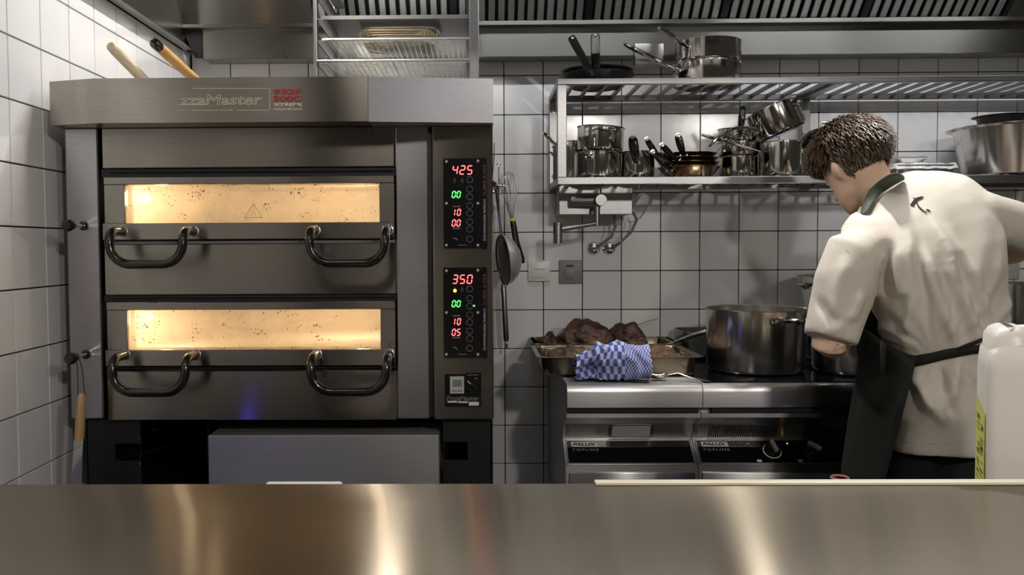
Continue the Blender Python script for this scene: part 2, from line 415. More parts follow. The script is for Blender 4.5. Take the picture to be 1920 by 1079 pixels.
# ================================================================== exhaust hood
HZ = 2.035
hood = thing('exhaust_hood', (0.5, 2.5, HZ), 'stainless exhaust hood with baffle filters spanning above the oven and stove', 'hood')
HB, HBZ = 3.13, pxz(109, 3.13, 700)      # back band
MB().box(XL + 0.006, XL + 0.018, 1.62, 3.21, HZ, 2.72, 0.002).box(XL + 0.006, XL + 0.05, 1.62, 3.12, HZ, HZ + 0.004, 0.001).build('side_panel', 'hood_steel', hood)
MB().box(pxx(380, HB, 80), 2.6, HB, YW - 0.008, HBZ, HBZ + 0.112, 0.002).build('back_band', 'hood_steel', hood)
gz = HBZ + 0.112
MB().rings([[V((at(x, y, Y_).x, Y_, at(x, y, Y_).z)) for x, y in ((340, 50), (381, 56), (381, 110), (366, 109))] for Y_ in (HB + 0.004, HB + 0.05)]).build('corner_piece', 'black_stand', hood)
MB().box(XL + 0.018, 2.6, HB - 0.03, HB - 0.026, gz - 0.002, gz + 0.014, 0.001).box(XL + 0.018, 2.6, HB - 0.026, YW - 0.01, gz - 0.002, gz + 0.002).build('gutter', 'hood_steel', hood)
# sloping back plane: along s (up the slope) from (HB-0.02, gz) towards the camera
SD = V((0, -0.7071, 0.7071)); SN = V((0, -0.7071, -0.7071)); SO = V((0, HB - 0.012, gz + 0.010))
def slope_box(mb, x0, x1, s0, s1, t0, t1, bev=0.0):
    m4 = Matrix((V((1, 0, 0)), SD, SN)).transposed().to_4x4(); m4.translation = SO
    mb.box(x0, x1, s0, s1, t0, t1, bev, mtx=m4); return mb
slope_box(MB(), XL + 0.018, -0.60, 0, 0.62, -0.01, 0.012).build('back_panel', 'hood_steel', hood)
slope_box(MB(), 1.93, 2.6, 0, 0.62, -0.01, 0.012).build('back_panel', 'hood_steel', hood)
me_sl = None; edges_f = [-0.60, -0.085, 0.41, 0.905, 1.415, 1.93]
for a, b in zip(edges_f, edges_f[1:]):
    f = MB(); slope_box(f, a, b, 0, 0.5, -0.03, -0.02)
    slope_box(f, a, a + 0.012, 0, 0.5, -0.03, 0.006); slope_box(f, b - 0.012, b, 0, 0.5, -0.03, 0.006); slope_box(f, a, b, 0, 0.008, -0.03, 0.006); slope_box(f, a, b, 0.49, 0.5, -0.03, 0.006)
    fo = f.build('filter', 'black_stand', hood)
    n = 13; pit = (b - a - 0.03) / n
    for i in range(n):
        x = a + 0.015 + pit * (i + 0.5)
        if me_sl is None:
            me_sl = slope_box(MB(), -0.0118, 0.0118, 0.008, 0.49, -0.006, 0.003, 0.002).mesh('slat', 'filter_slat')
        link_copy('slat', me_sl, fo, V((x, 0, 0)) - wloc(fo))
MB().box(XL + 0.006, 2.6, 1.62, 1.64, HZ, 2.72, 0.002).build('front_panel', 'hood_steel', hood)
MB().box(XL + 0.006, 2.6, 1.62, YW - 0.008, 2.72, 2.735).build('top_panel', 'hood_steel', hood)
MB().prism([(YW - 0.01, gz), (YW - 0.01, 2.72), (2.6, 2.72), (2.62, 2.66)], XL + 0.018, 2.6).build('back_box', 'black_stand', hood)
LAMPS = [(-0.54, 14), (0.96, 8.0)]
for lx, lw_ in LAMPS:
    lp = MB().box(lx - 0.09, lx + 0.09, 2.10, 2.62, 2.60, 2.72, 0.004).build('lamp_housing', 'hood_steel', hood)
    MB().box(lx - 0.014, lx + 0.014, 2.14, 2.58, 2.590, 2.60, 0.003).build('lens', 'lamp_lens', lp)
    area('hood_lamp_light', (lx, 2.36, 2.585), (0.022, 0.42), lw_, (1.0, 0.96, 0.90), (0 if lx < 0 else -math.radians(14), 0, 0), hood, None if lx < 0 else math.radians(76))
for tx0, tx1 in ((-0.40, 0.80), (1.10, 2.30)):  # unseen tubes added to light the wall without slat shadows
    hs = MB().box(tx0 - 0.03, tx1 + 0.03, 2.46, 2.54, 2.66, 2.72, 0.004).build('fill_tube_housing', 'hood_steel', hood)
    MB().tube([(tx0, 2.50, 2.64), (tx1, 2.50, 2.64)], 0.013, 12).build('fill_tube', 'lamp_lens', hs)
    area('hood_fill_light', ((tx0 + tx1) / 2, 2.50, 2.622), (tx1 - tx0, 0.03), 10 if tx0 < 0 else 13, (0.96, 0.97, 1.0), (0, 0, 0), hood)

# ================================================================== pizza oven
OF, OX0, OX1, OZ0, OZ1 = 2.12, -1.05, 0.039, 0.856, 1.69
oven = thing('pizza_oven', (-0.5, 2.6, OZ0), 'two-deck stainless pizza oven with glowing windows and black handles', 'oven')
# front hood, slightly angled wings
p = [(-1.062, 2.075), (-0.936, 2.04), (-0.2645, 2.04), (0.040, 2.075), (0.040, 2.3), (-1.062, 2.3)]
def zprism(poly, z0, z1, bev=0.0):
    m_ = MB(); m_.prism(poly, z0, z1, 2)
    if bev: m_.bevel_all(bev, 1)
    return m_
front_hood = zprism([(-1.062, 2.075), (-0.936, 2.04), (-0.2655, 2.04), (-0.2655, 2.3), (-1.062, 2.3)], 1.6055, 1.714, 0.0012).build('front_hood', 'oven_steel', oven)
zprism([(-0.2645, 2.0405), (0.040, 2.075), (0.040, 2.3), (-0.2645, 2.3)], 1.6045, 1.7125, 0.0012).build('hood_side_wing', 'oven_wing', oven)
MB().box(OX0, OX1, 2.3, 3.12, 1.62, 1.705, 0.003).build('roof', 'oven_steel', oven)
MB().box(OX0, OX0 + 0.02, OF + 0.03, 3.12, OZ0, 1.62).build('side_panel', 'oven_steel', oven)
MB().box(OX1 - 0.015, OX1, OF + 0.03, 3.12, OZ0, 1.62).build('side_panel', 'oven_steel', oven)
MB().box(OX0, OX1, 3.10, 3.12, OZ0, 1.62).build('back_panel', 'oven_steel', oven)
MB().box(OX0 + 0.02, OX1 - 0.015, OF + 0.04, 3.10, OZ0, OZ0 + 0.02).build('bottom_panel', 'black_stand', oven)
# columns
cl0, cl1, cm0, cm1, cr0 = -1.05, -0.966, -0.2075, -0.1245, -0.1195
MB().box(cl0, cl1, OF, OF + 0.09, OZ0 + 0.004, 1.605, 0.003).build('column', 'oven_steel_cool', oven)
MB().box(cm0, cm1, OF, OF + 0.09, OZ0 + 0.002, 1.605, 0.003).build('column', 'oven_steel_cool', oven)
MB().box(cr0 + 0.006, OX1, OF, OF + 0.06, OZ0, 1.605, 0.003).build('control_column', 'oven_steel', oven)
MB().box(cm1, cr0 + 0.006, OF + 0.012, OF + 0.06, OZ0 + 0.004, 1.605).build('column_gap', 'black_stand', oven)
# black backing behind the doors
bk = MB()
ox = lambda x, Y=OF, y=470: pxx(x, Y, y); oz = lambda y, Y=OF, x=470: pxz(y, Y, x)
W0, W1 = ox(236), ox(712)
decks = [dict(win=(345, 418), top=(331, 345), bot=(418, 449), low=(457, 553), slot=(315, 331)), dict(win=(581, 656), top=(566, 581), bot=(656, 686), low=(696, 789), slot=(553, 566))]
D0, D1 = -0.951, -0.2105
zs = []
for d in decks: zs.append((oz(d['win'][1]), oz(d['win'][0])))
bk.box(cl1, cm0, OF + 0.045, OF + 0.055, OZ0, zs[1][0]).box(cl1, cm0, OF + 0.045, OF + 0.055, zs[1][1], zs[0][0]).box(cl1, cm0, OF + 0.045, OF + 0.055, zs[0][1], 1.605)
for a, b in zs: bk.box(cl1, W0, OF + 0.045, OF + 0.055, a, b).box(W1, cm0, OF + 0.045, OF + 0.055, a, b)
bk.build('door_backing', 'black_stand', oven)
MB().box(-0.957, D1, OF + 0.004, OF + 0.03, oz(314), 1.605, 0.002).build('blank_panel', 'oven_steel', oven)
for di, d in enumerate(decks):
    z = lambda k, i: oz(d[k][i])
    sl = MB().box(cl1 + 0.004, cm0 - 0.002, OF + 0.010, OF + 0.045, z('slot', 1) + 0.001, z('slot', 0) - 0.001).build('hinge_slot', 'black_stand', oven)
    MB().tube([(cl1 + 0.03, OF + 0.006, (z('slot', 0) * 0.62 + z('slot', 1) * 0.38)), (cm0 - 0.005, OF + 0.006, (z('slot', 0) * 0.62 + z('slot', 1) * 0.38))], 0.0028, 6).build('hinge_rod', 'black_stand', sl)
    dr = MB().box(D0, D1, OF - 0.004, OF + 0.02, z('top', 1), z('top', 0), 0.0015).box(D0, W0, OF - 0.002, OF + 0.02, z('win', 1), z('win', 0), 0.001).box(W1, D1, OF - 0.002, OF + 0.02, z('win', 1), z('win', 0), 0.001)
    dr.box(D0 - 0.004, D1, OF - 0.006, OF + 0.02, z('bot', 1), z('bot', 0), 0.0015)
    door = dr.build('door', 'oven_steel', oven)
    MB().box(W0, W1, OF + 0.006, OF + 0.010, z('win', 1), z('win', 0)).build('window_pane', 'stained_oven_glass', door)
    if di == 0:
        tri = [at(474, 382, OF), at(457, 408, OF), at(491, 408, OF)]
        t_ = MB()
        for i in range(3): t_.tube([V((q.x, OF + 0.0055, q.z)) for q in (tri[i], tri[(i + 1) % 3])], 0.0007, 4)
        for xx in (470, 474, 478): t_.tube([V((at(xx, yy, OF).x, OF + 0.0055, at(xx, yy, OF).z)) for yy in (393 + abs(xx - 474), 404)], 0.0006, 4)
        t_.build('hot_surface_mark', 'orange_wood', door)
    MB().tube([(D0, OF + 0.012, z('bot', 1) - 0.007), (D1, OF + 0.012, z('bot', 1) - 0.007)], 0.005, 8).build('seal_strip', 'grey_plastic' if di == 0 else 'black_stand', door)
    MB().box(-0.957, D1 + 0.002, OF + 0.004, OF + 0.03, z('low', 1), z('low', 0), 0.002).build('lower_panel', 'oven_steel', oven)
    # two bent-tube handles
    dy = 0 if di == 0 else 240.5
    for xa, xb in ((205, 343), (580, 722)):
        YH = OF - 0.085
        za = pxz(433 + dy, YH, 280); zb = pxz(497 + dy - 1, YH, 280); XA = pxx(xa, YH); XB = pxx(xb, YH); R = 0.052
        ya = OF - 0.004
        def leg(X, s):
            return [V((X, ya, za)), V((X, ya - 0.03, za))] + arc((X, YH + 0.032, za - 0.032), 0.032, PI / 2, PI, 6, (0, 1, 0), (0, 0, 1))
        P = leg(XA, 1) + arc((XA + R, YH, zb + R), R, PI, 1.5 * PI, 8, (1, 0, 0), (0, 0, 1)) + arc((XB - R, YH, zb + R), R, 1.5 * PI, 2 * PI, 8, (1, 0, 0), (0, 0, 1)) + leg(XB, 1)[::-1]
        h_ = MB().tube(P, 0.0115, 12).build('handle', 'black_handle', door)
        for X in (XA, XB): MB().lathe([(0.014, 0), (0.014, 0.002), (0.012, 0.003)], 14, (X, OF - 0.006, za), (0, -1, 0)).build('handle_mount', 'oven_steel', h_)
    # glowing chamber
    cz0, cz1 = z('win', 1) - 0.012, z('win', 0) + 0.03
    ch = MB().box(W0 - 0.03, W1 + 0.03, OF + 0.055, 2.86, cz0 - 0.02, cz0).box(W0 - 0.03, W1 + 0.03, OF + 0.055, 2.86, cz1, cz1 + 0.01).box(W0 - 0.04, W0 - 0.03, OF + 0.055, 2.86, cz0, cz1).box(W1 + 0.03, W1 + 0.04, OF + 0.055, 2.86, cz0, cz1).box(W0 - 0.03, W1 + 0.03, 2.85, 2.86, cz0, cz1)
    cho = ch.build('chamber', 'chamber_stone', oven)
    MB().lathe([(0.004, 0), (0.014, 0.004), (0.014, 0.03), (0.006, 0.04)], 12, (W0 - 0.028, OF + 0.14, cz0 + 0.085), (1, 0, 0)).build('bulb', 'oven_bulb', cho)
    pl = bpy.data.lights.new('oven_chamber_light', 'POINT'); pl.energy = 0.7; pl.color = (1.0, 0.91, 0.78); pl.shadow_soft_size = 0.02
    po = bpy.data.objects.new('oven_chamber_light', pl); COL.objects.link(po); po.parent = oven; po.location = V((W0 + 0.04, OF + 0.14, cz0 + 0.088)) - oven.location
    pl2 = pl.copy(); pl2.energy = 1.7; po2 = bpy.data.objects.new('oven_chamber_light', pl2); COL.objects.link(po2); po2.parent = oven; po2.location = V((W1 - 0.10, OF + 0.40, cz1 - 0.03)) - oven.location
# print on the hood
hy = 2.0392
def hp(x, y): q = at(x, y, hy); return V((q.x, hy, q.z))
def ptext(nm, s, x0, x1, y0, y1, mat, par, Y, **kw):
    a = at(x0, y1, Y); b = at(x1, y0, Y); return text(nm, s, b.x - a.x, mat, par, (a.x, Y, a.z), h=b.z - a.z, **kw)
ptext('logo_lettering', 'zzaMaster', 336, 492, 177, 198, 'hood_print', front_hood, hy, outline=0.026, shear=0.12)
fr = MB()
for pts in ([(360, 166), (504, 166), (506, 168), (506, 205), (504, 207), (443, 207)], [(333, 196.5), (391, 196.5)], [(327, 207), (352, 207)]):
    fr.tube([hp(*q) for q in pts], 0.0009, 4)
fr.build('logo_frame', 'hood_print', front_hood)
ptext('logo_lettering', 'XTREME PERFORMANCE LINE', 359, 436, 205.5, 208.5, 'hood_print', front_hood, hy, off=0.01)
ptext('logo_lettering', '932F', 512, 566, 167, 178, 'red_print', front_hood, hy, off=0.05)
ptext('logo_lettering', '500C', 512, 566, 180, 191, 'red_print', front_hood, hy, off=0.05)
ptext('logo_lettering', 'XTREM(', 513, 567, 193, 200.5, 'hood_print', front_hood, hy, off=0.03)
ptext('logo_lettering', 'PERFORMAN', 513, 566, 203, 207, 'hood_print', front_hood, hy, off=0.02)
# control panels
SEG = {'0': 'abcdef', '1': 'bc', '2': 'abged', '3': 'abgcd', '4': 'fgbc', '5': 'afgcd'}
def digit(ch, x, y, w_, h_, Y, mat, par):
    """seven segment digit, centre at pixel x,y, w_ x h_ in pixels"""
    q = at(x, y, Y); s = Y / FPX; W, H = w_ * s / 2, h_ * s / 2; t_ = 0.0011; m_ = MB(); g = 0.0007
    sg = {'a': ((-W, H), (W, H)), 'g': ((-W, 0), (W, 0)), 'd': ((-W, -H), (W, -H)), 'f': ((-W, 0), (-W, H)), 'b': ((W, 0), (W, H)), 'e': ((-W, -H), (-W, 0)), 'c': ((W, -H), (W, 0))}
    for k in SEG[ch]:
        (a, b), (c, d_) = sg[k]; dx, dz = c - a, d_ - b; L = math.hypot(dx, dz); ux, uz = dx / L, dz / L; nx, nz = -uz, ux
        a += ux * g; b += uz * g; c -= ux * g; d_ -= uz * g
        poly = [(a, b), (a + ux * t_ + nx * t_, b + uz * t_ + nz * t_), (c - ux * t_ + nx * t_, d_ - uz * t_ + nz * t_), (c, d_), (c - ux * t_ - nx * t_, d_ - uz * t_ - nz * t_), (a + ux * t_ - nx * t_, b + uz * t_ - nz * t_)]
        poly = [(q.x + u + v * 0.14, q.z + v) for u, v in poly]
        m_.prism(poly, Y - 0.0006, Y + 0.0003, 1)
    return m_.build('digit', mat, par, smooth=0)
PY = OF - 0.003
def panel_poly(x0, x1, y0, y1, r): 
    a, b = at(x0, y1, PY), at(x1, y0, PY); return rrect(a.x, b.x, a.z, b.z, r)
def ctl(dy, big, lit):
    pn = MB().prism(panel_poly(832, 902.5, 297 + dy, 466 + dy, 0.004), PY, OF + 0.001, 1).build('control_panel', 'black_panel', oven)
    st = MB().prism(panel_poly(903, 913, 296 + dy, 467 + dy, 0.004), PY - 0.0006, OF + 0.001, 1).build('label_strip', 'black_panel', pn)
    for i, ch in enumerate(big): digit(ch, 853.5 + 13.6 * i, 319 + dy, 8.2, 15.5, PY, 'red_led', pn)
    for i, ch in enumerate('00'): digit(ch, 851 + 9 * i, 365 + dy, 5.6, 11.5, PY, 'green_led', pn)
    for i, ch in enumerate('10'): digit(ch, 850 + 10.5 * i, 398.5 + dy, 5.4, 11.5, PY, 'red_led', pn)
    for i, ch in enumerate('00' if dy == 0 else '05'): digit(ch, 851 + 9 * i, 418.5 + dy, 5.6, 11.5, PY, 'red_led', pn)
    for y in (337, 355, 369.5, 386, 400, 416, 430, 448.7):
        q = at(880.7, y + dy, PY); b_ = MB().tube(arc((q.x, PY - 0.0003, q.z), 0.0077, 0, 2 * PI, 20, (1, 0, 0), (0, 0, 1)), 0.0005, 4).build('button', 'grey_print', pn)
        MB().box(q.x - 0.0017, q.x + 0.0017, PY - 0.0005, PY, q.z - 0.0004, q.z + 0.0004).build('button_mark', 'grey_print', b_) if False else None
    for x, y in ((837, 303), (896, 302), (837, 381.5), (896, 381.5), (837, 460), (896, 460)):
        q = at(x, y + dy, PY); MB().lathe([(0.0036, 0), (0.0034, 0.0012), (0.001, 0.0018)], 12, (q.x, PY, q.z), (0, -1, 0)).build('screw', 'light_grey_plastic', pn)
    ic = MB()
    for x in (852.5, 866.5):
        q = at(x, 340 + dy, PY); ic.tube(arc((q.x, PY - 0.0003, q.z), 0.0028, 2.1, 7.3, 10, (1, 0, 0), (0, 0, 1)), 0.0004, 4)
        ic.tube([(q.x - 0.0014, PY - 0.0003, q.z + 0.0024), (q.x - 0.0014, PY - 0.0003, q.z + 0.0075), (q.x + 0.0014, PY - 0.0003, q.z + 0.0075), (q.x + 0.0014, PY - 0.0003, q.z + 0.0024)], 0.0004, 4)
    for yy in (387.5, 428.5):
        for k in range(7):
            q = at(849.5 + 2.1 * k, yy + dy, PY); ic.box(q.x - 0.0006, q.x + 0.0006, PY - 0.0004, PY, q.z - 0.0018, q.z + 0.0018)
    q = at(854, 449 + dy, PY)
    ic.tube(arc((q.x - 0.005, PY - 0.0003, q.z - 0.008), 0.011, 0.5, 1.7, 8, (1, 0, 0), (0, 0, 1)), 0.0011, 4)
    q = at(867, 460 + dy, PY); ic.box(q.x - 0.011, q.x + 0.011, PY - 0.0004, PY, q.z - 0.0005, q.z + 0.0005)
    ic.build('icons', 'grey_print', pn)
    a = at(905.2, 309 + dy, PY); b = at(905.2, 368 + dy, PY); wd = 6.2 * PY / FPX
    text('strip_lettering', '932°F 500°C', a.z - b.z, 'dull_red_print', st, (a.x, PY - 0.0008, a.z), ux=(0, 0, -1), uy=(1, 0, 0), h=wd, off=0.03)
    a = at(906, 373 + dy, PY); b = at(906, 452 + dy, PY)
    text('strip_lettering', 'XTREME PERFORMANCE', a.z - b.z, 'grey_print', st, (a.x, PY - 0.0008, a.z), ux=(0, 0, -1), uy=(1, 0, 0), h=wd * 0.75, off=0.02)
    for x, y, mt, r in lit:
        q = at(x, y, PY); MB().lathe([(r, 0), (r * 0.9, 0.0006), (r * 0.4, 0.001)], 12, (q.x, PY, q.z), (0, -1, 0)).build('indicator_light', mt, pn)
ctl(0, '425', [])
ctl(205, '350', [(853, 545.5, 'yellow_led', 0.0042), (889, 573.8, 'green_led', 0.0022)])
pp = MB().prism(panel_poly(834, 902, 702, 763, 0.003), PY, OF + 0.001, 1).build('power_panel', 'black_panel', oven)
MB().prism(panel_poly(873, 902.5, 699.5, 712, 0.003), PY - 0.0005, OF + 0.001, 1).build('switch_plate', 'black_panel', pp)
tm = MB().prism(panel_poly(844, 870, 706, 738, 0.001), PY - 0.004, PY, 1).build('timer', 'light_grey_plastic', pp)
for yy in range(1):
    a, b = at(849, 725, PY), at(866, 712, PY)
    MB().box(a.x, b.x, PY - 0.0048, PY - 0.004, a.z, b.z).build('timer_display', 'lcd_grey', pp)
    for k in range(4):
        q = at(850 + 5 * k, 733, PY); MB().lathe([(0.0021, 0), (0.0018, 0.001)], 8, (q.x, PY - 0.004, q.z), (0, -1, 0)).build('timer_button', 'dark_print', pp)
q = at(886, 722, PY); kn = MB().lathe([(0.020, 0), (0.019, 0.006), (0.017, 0.008)], 24, (q.x, PY, q.z), (0, -1, 0))
m4 = Matrix.Translation((q.x, PY, q.z)) @ Matrix.Rotation(-0.8, 4, 'Y'); kn.box(-0.004, 0.004, -0.016, -0.008, -0.018, 0.018, 0.002, mtx=m4)
kn = kn.build('rotary_switch', 'black_handle', pp)
MB().box(-0.0009, 0.0009, -0.0168, -0.0158, 0.006, 0.017, 0, mtx=m4).build('pointer_mark', 'white_print', kn)
tk = MB()
for k in range(11):
    q = at(877 + 1.9 * k, 703.5, PY); tk.box(q.x - 0.0005, q.x + 0.0005, PY - 0.0009, PY - 0.0005, q.z - 0.0012, q.z + 0.0012)
tk.build('worn_marking', 'grey_print', pp)
ptext('panel_lettering', 'PizzaMaster', 838, 898, 743, 752, 'grey_print', pp, PY - 0.0003, outline=0.02)
for x0, x1, y0, y1 in ((839, 857, 752.5, 755.5), (858.5, 877, 753, 756), (879, 898, 754, 761)):
    a, b = at(x0, y1, PY), at(x1, y0, PY); MB().box(a.x, b.x, PY - 0.0006, PY, a.z, b.z).build('rating_label', 'white_print', pp)
# knobbed pegs on the left column
pegs = []
for (x, y, zoff) in ((157, 424, 0), (161, 665, 0)):
    q = at(x, y, OF); z_ = q.z; tip = at(127 if y < 500 else 132, 423 if y < 500 else 673, OF - 0.105)
    pg = MB().tube([(q.x, OF, z_), (tip.x, tip.y + 0.02, tip.z)], 0.0055, 10).build('peg', 'chrome', oven)
    d = (tip - V((q.x, OF, z_))).normalized()
    MB().lathe([(0.006, -0.03), (0.0125, -0.022), (0.015, -0.008), (0.0145, 0.002), (0.009, 0.007)], 16, tip, d).build('peg_knob', 'black_handle', pg)
    MB().lathe([(0.012, 0), (0.012, 0.003), (0.007, 0.005)], 14, (q.x, OF, z_), (0, -1, 0)).build('peg_washer', 'black_handle', pg)
    pegs.append((V((q.x, OF, z_)), tip))

# ------------------------------------------------------------------ stand under the oven
stand = thing('oven_stand', (-0.5, 2.6, 0), 'black steel stand under the pizza oven with a grey front drawer', 'stand')
def plate_hole(x0, x1, z0, z1, hx0, hx1, hz0, hz1, y0, y1):
    m_ = MB(); m_.box(x0, hx0, y0, y1, z0, z1); m_.box(hx1, x1, y0, y1, z0, z1); m_.box(hx0, hx1, y0, y1, z0, hz0); m_.box(hx0, hx1, y0, y1, hz1, z1); return m_
SY = OF + 0.03
plate_hole(ox(163, SY, 850), ox(264, SY, 850), 0.02, 0.852, ox(216, SY, 850), ox(263, SY, 850), oz(864, SY), oz(832, SY), SY, SY + 0.006).build('front_leg_plate', 'black_stand', stand)
plate_hole(ox(831, SY, 850), ox(922, SY, 850), 0.02, 0.852, ox(832, SY, 850), ox(877, SY, 850), oz(863, SY, 850), oz(829, SY, 850), SY, SY + 0.006).build('front_leg_plate', 'black_stand', stand)
for xx in (ox(163, SY, 850), ox(922, SY, 850)):
    MB().box(xx - 0.003, xx + 0.003, SY, 3.1, 0.02, 0.852).build('side_plate', 'black_stand', stand)
MB().box(OX0 + 0.04, OX1 - 0.03, 3.09, 3.1, 0.02, 0.852).build('back_plate', 'black_stand', stand)
MB().box(OX0 + 0.04, OX1 - 0.03, SY + 0.006, 3.09, 0.30, 0.31).build('bottom_shelf', 'black_stand', stand)
MB().box(ox(390, 2.13, 850), ox(824, 2.13, 850), 2.13, 2.70, oz(960, 2.13, 600), oz(817, 2.13, 600), 0.002).build('drawer_front', 'satin_steel', stand)
MB().tube([at(222, 862, 2.2), at(390, 818, 2.6)], 0.004, 6).build('brace', 'black_stand', stand)
for x0, x1, n, mt in ((470, 640, 14, 'black_stand'), (672, 786, 11, 'filter_slat')):
    for k in range(n):
        xa = x0 + (x1 - x0) * k / n; a = at(xa, 812, 2.45); b = at(xa + (x1 - x0) / n * 0.62, 804, 2.45)
        MB().box(a.x, b.x, 2.45, 2.452, a.z, b.z).build('vent_fin', mt, stand)
for x, y in ((262, 822), (264, 870), (835, 815), (835, 868), (290, 806)):
    q = at(x, y, SY); MB().lathe([(0.004, 0), (0.003, 0.003)], 8, (q.x, SY, q.z), (0, -1, 0)).build('bolt', 'chrome', stand)
for X in (OX0 + 0.07, OX1 - 0.07):
    for Y in (SY + 0.08, 3.0): MB().lathe([(0.03, 0), (0.03, 0.02), (0.015, 0.022), (0.015, 0.30)], 14, (X, Y, 0)).build('foot', 'black_stand', stand)

# ------------------------------------------------------------------ spatula hung from the lower peg
b0, t0 = pegs[1]
hp_ = b0.lerp(t0, 0.62)
spt = thing('oven_spatula', (hp_.x + 0.0, hp_.y - 0.004, 0.70), 'wooden-handled steel oven spatula hanging by a cord from the lower peg of the oven', 'spatula')
Yh = hp_.y - 0.01; hx = lambda x, y: V((at(x, y, Yh).x, Yh, at(x, y, Yh).z))
A, B = hx(153.5, 738), hx(148.5, 826)
MB().tube([A, A.lerp(B, 0.05), A.lerp(B, 0.3), A.lerp(B, 0.9), B], [0.009, 0.0125, 0.0145, 0.0155, 0.014], 12, flat=0.7).build('handle', 'handle_wood', spt)
C1, C2 = hx(148, 824), hx(144, 905)
MB().rings([[c + V((sx * w_, sy * 0.002, 0)) for sx, sy in ((-1, -1), (1, -1), (1, 1), (-1, 1))] for c, w_ in ((C1, 0.012), (C1.lerp(C2, .5), 0.012), (C2, 0.014), (C2 + V((0, 0, -0.02)), 0.045), (C2 + V((0, 0, -0.18)), 0.05))]).build('blade', 'chrome', spt)
q = hp_
MB().tube([hx(146, 752), hx(145.5, 690), q + V((-0.004, 0, 0.008)), q + V((0.004, 0, 0.008)), hx(153.5, 690), hx(159, 740)], 0.0011, 6).build('cord', 'black_cord', spt)

# ------------------------------------------------------------------ peels on top of the oven
def peel(name, tipx, midx, Yt, Ym, mat, cap, label):
    T, Q = at(*tipx, Yt), at(*midx, Ym); d = (Q - T).normalized(); 
    s_end = (1.722 - T.z) / d.z if d.z < 0 else 0.7; s_end = min(s_end, (3.0 - T.y) / d.y)
    E = T + d * s_end; th = thing(name, (E.x, E.y, 1.705), label, 'peel')
    MB().tube([T, T + d * 0.004, T + d * 0.02, E], [0.010, 0.0138, 0.015, 0.015], 14).build('handle', mat, th)
    if cap: MB().tube([T - d * 0.004, T, T + d * 0.012, T + d * 0.026], [0.007, 0.0146, 0.0158, 0.0155], 14).build('end_cap', 'black_handle', th)
    MB().box(E.x - 0.08, E.x + 0.08, E.y - 0.03, min(E.y + 0.2, 3.1), 1.7055, 1.709, 0.001).build('blade', 'wire_steel', th)
peel('pizza_peel', (208, 86), (268, 148), 2.20, 2.40, 'pale_wood', False, 'pizza peel with a pale bare wooden handle on top of the oven')
peel('pizza_peel', (290, 81), (362, 146), 2.34, 2.62, 'orange_wood', True, 'pizza peel with an orange-brown wooden handle and black end cap on the oven')

# ------------------------------------------------------------------ tray rack on top of the oven
RY0, RY1 = 2.62, 3.02
RX0, RX1 = pxx(587, RY0, 80), pxx(898, RY0, 80)
rack = thing('tray_rack', ((RX0 + RX1) / 2, (RY0 + RY1) / 2, 1.705), 'stainless tray rack with slide-in runners standing on top of the oven', 'rack')
for X in (RX0, RX1 - 0.03):
    for Y in (RY0, RY1 - 0.03):
        MB().box(X if X == RX0 else X + 0.0, X + (0.012 if X == RX0 else 0.03), Y, Y + 0.03, 1.705, 2.45, 0.002).build('post', 'shelf_steel', rack)
zA = pxz(111, RY0, 730); zB = pxz(71.5, RY0 + 0.02, 730); zC = pxz(34, RY0 + 0.04, 730)
levels = [zA - 0.08, zA, zB, zC, zC + 0.07, zC + 0.14]
for z_ in levels:
    for X, s_ in ((RX0 + 0.006, 1), (RX1 - 0.006, -1)):
        m_ = MB(); m_.box(min(X, X + s_ * 0.035), max(X, X + s_ * 0.035), RY0 + 0.01, RY1 - 0.01, z_ - 0.010, z_ - 0.0075); m_.box(min(X, X + s_ * 0.003), max(X, X + s_ * 0.003), RY0 + 0.01, RY1 - 0.01, z_ - 0.010, z_ + 0.016)
        m_.build('runner', 'shelf_steel', rack)
def wire_shelf(z_, Y0, Y1, X0, X1, label, mat='wire_steel'):
    th = thing('wire_shelf', ((X0 + X1) / 2, (Y0 + Y1) / 2, z_), label, 'wire shelf', 'wire shelves in the tray rack')
    MB().tube([(X0, Y0, z_), (X1, Y0, z_), (X1, Y1, z_), (X0, Y1, z_), (X0, Y0, z_)], 0.0042, 8).build('frame', mat, th)
    m_ = MB(); n = 26
    for k in range(1, n): x = X0 + (X1 - X0) * k / n; m_.box(x - 0.0011, x + 0.0011, Y0, Y1, z_ + 0.002, z_ + 0.0042)
    n = 30
    for k in range(1, n): y = Y0 + (Y1 - Y0) * k / n; m_.box(X0, X1, y - 0.0008, y + 0.0008, z_ + 0.0042, z_ + 0.006)
    g = m_.build('grid', mat, th, smooth=0); 
    xm = (X0 + X1) / 2; MB().tube([(xm, Y0, z_ - 0.001), (xm, Y1, z_ - 0.001)], 0.0035, 6).build('centre_bar', mat, th)
wire_shelf(zA - 0.0032, RY0 + 0.002, RY1 - 0.02, RX0 + 0.011, RX1 - 0.034, 'lower wire shelf in the tray rack, bright front edge just above the oven hood')
wire_shelf(zB - 0.0032, RY0 + 0.02, RY1 - 0.005, RX0 + 0.026, RX1 - 0.034, 'upper wire shelf in the tray rack, holding the frying baskets', 'wire_steel')
sp_ = thing('sheet_pan', ((RX0 + RX1) / 2, (RY0 + RY1) / 2, zC - 0.006), 'flat steel sheet pan on the top runners of the tray rack', 'pan')
x0, x1 = RX0 + 0.022, RX1 - 0.034
MB().box(x0, x1, RY0 + 0.03, RY1 - 0.02, zC - 0.006, zC - 0.004).build('base', 'shelf_steel', sp_)
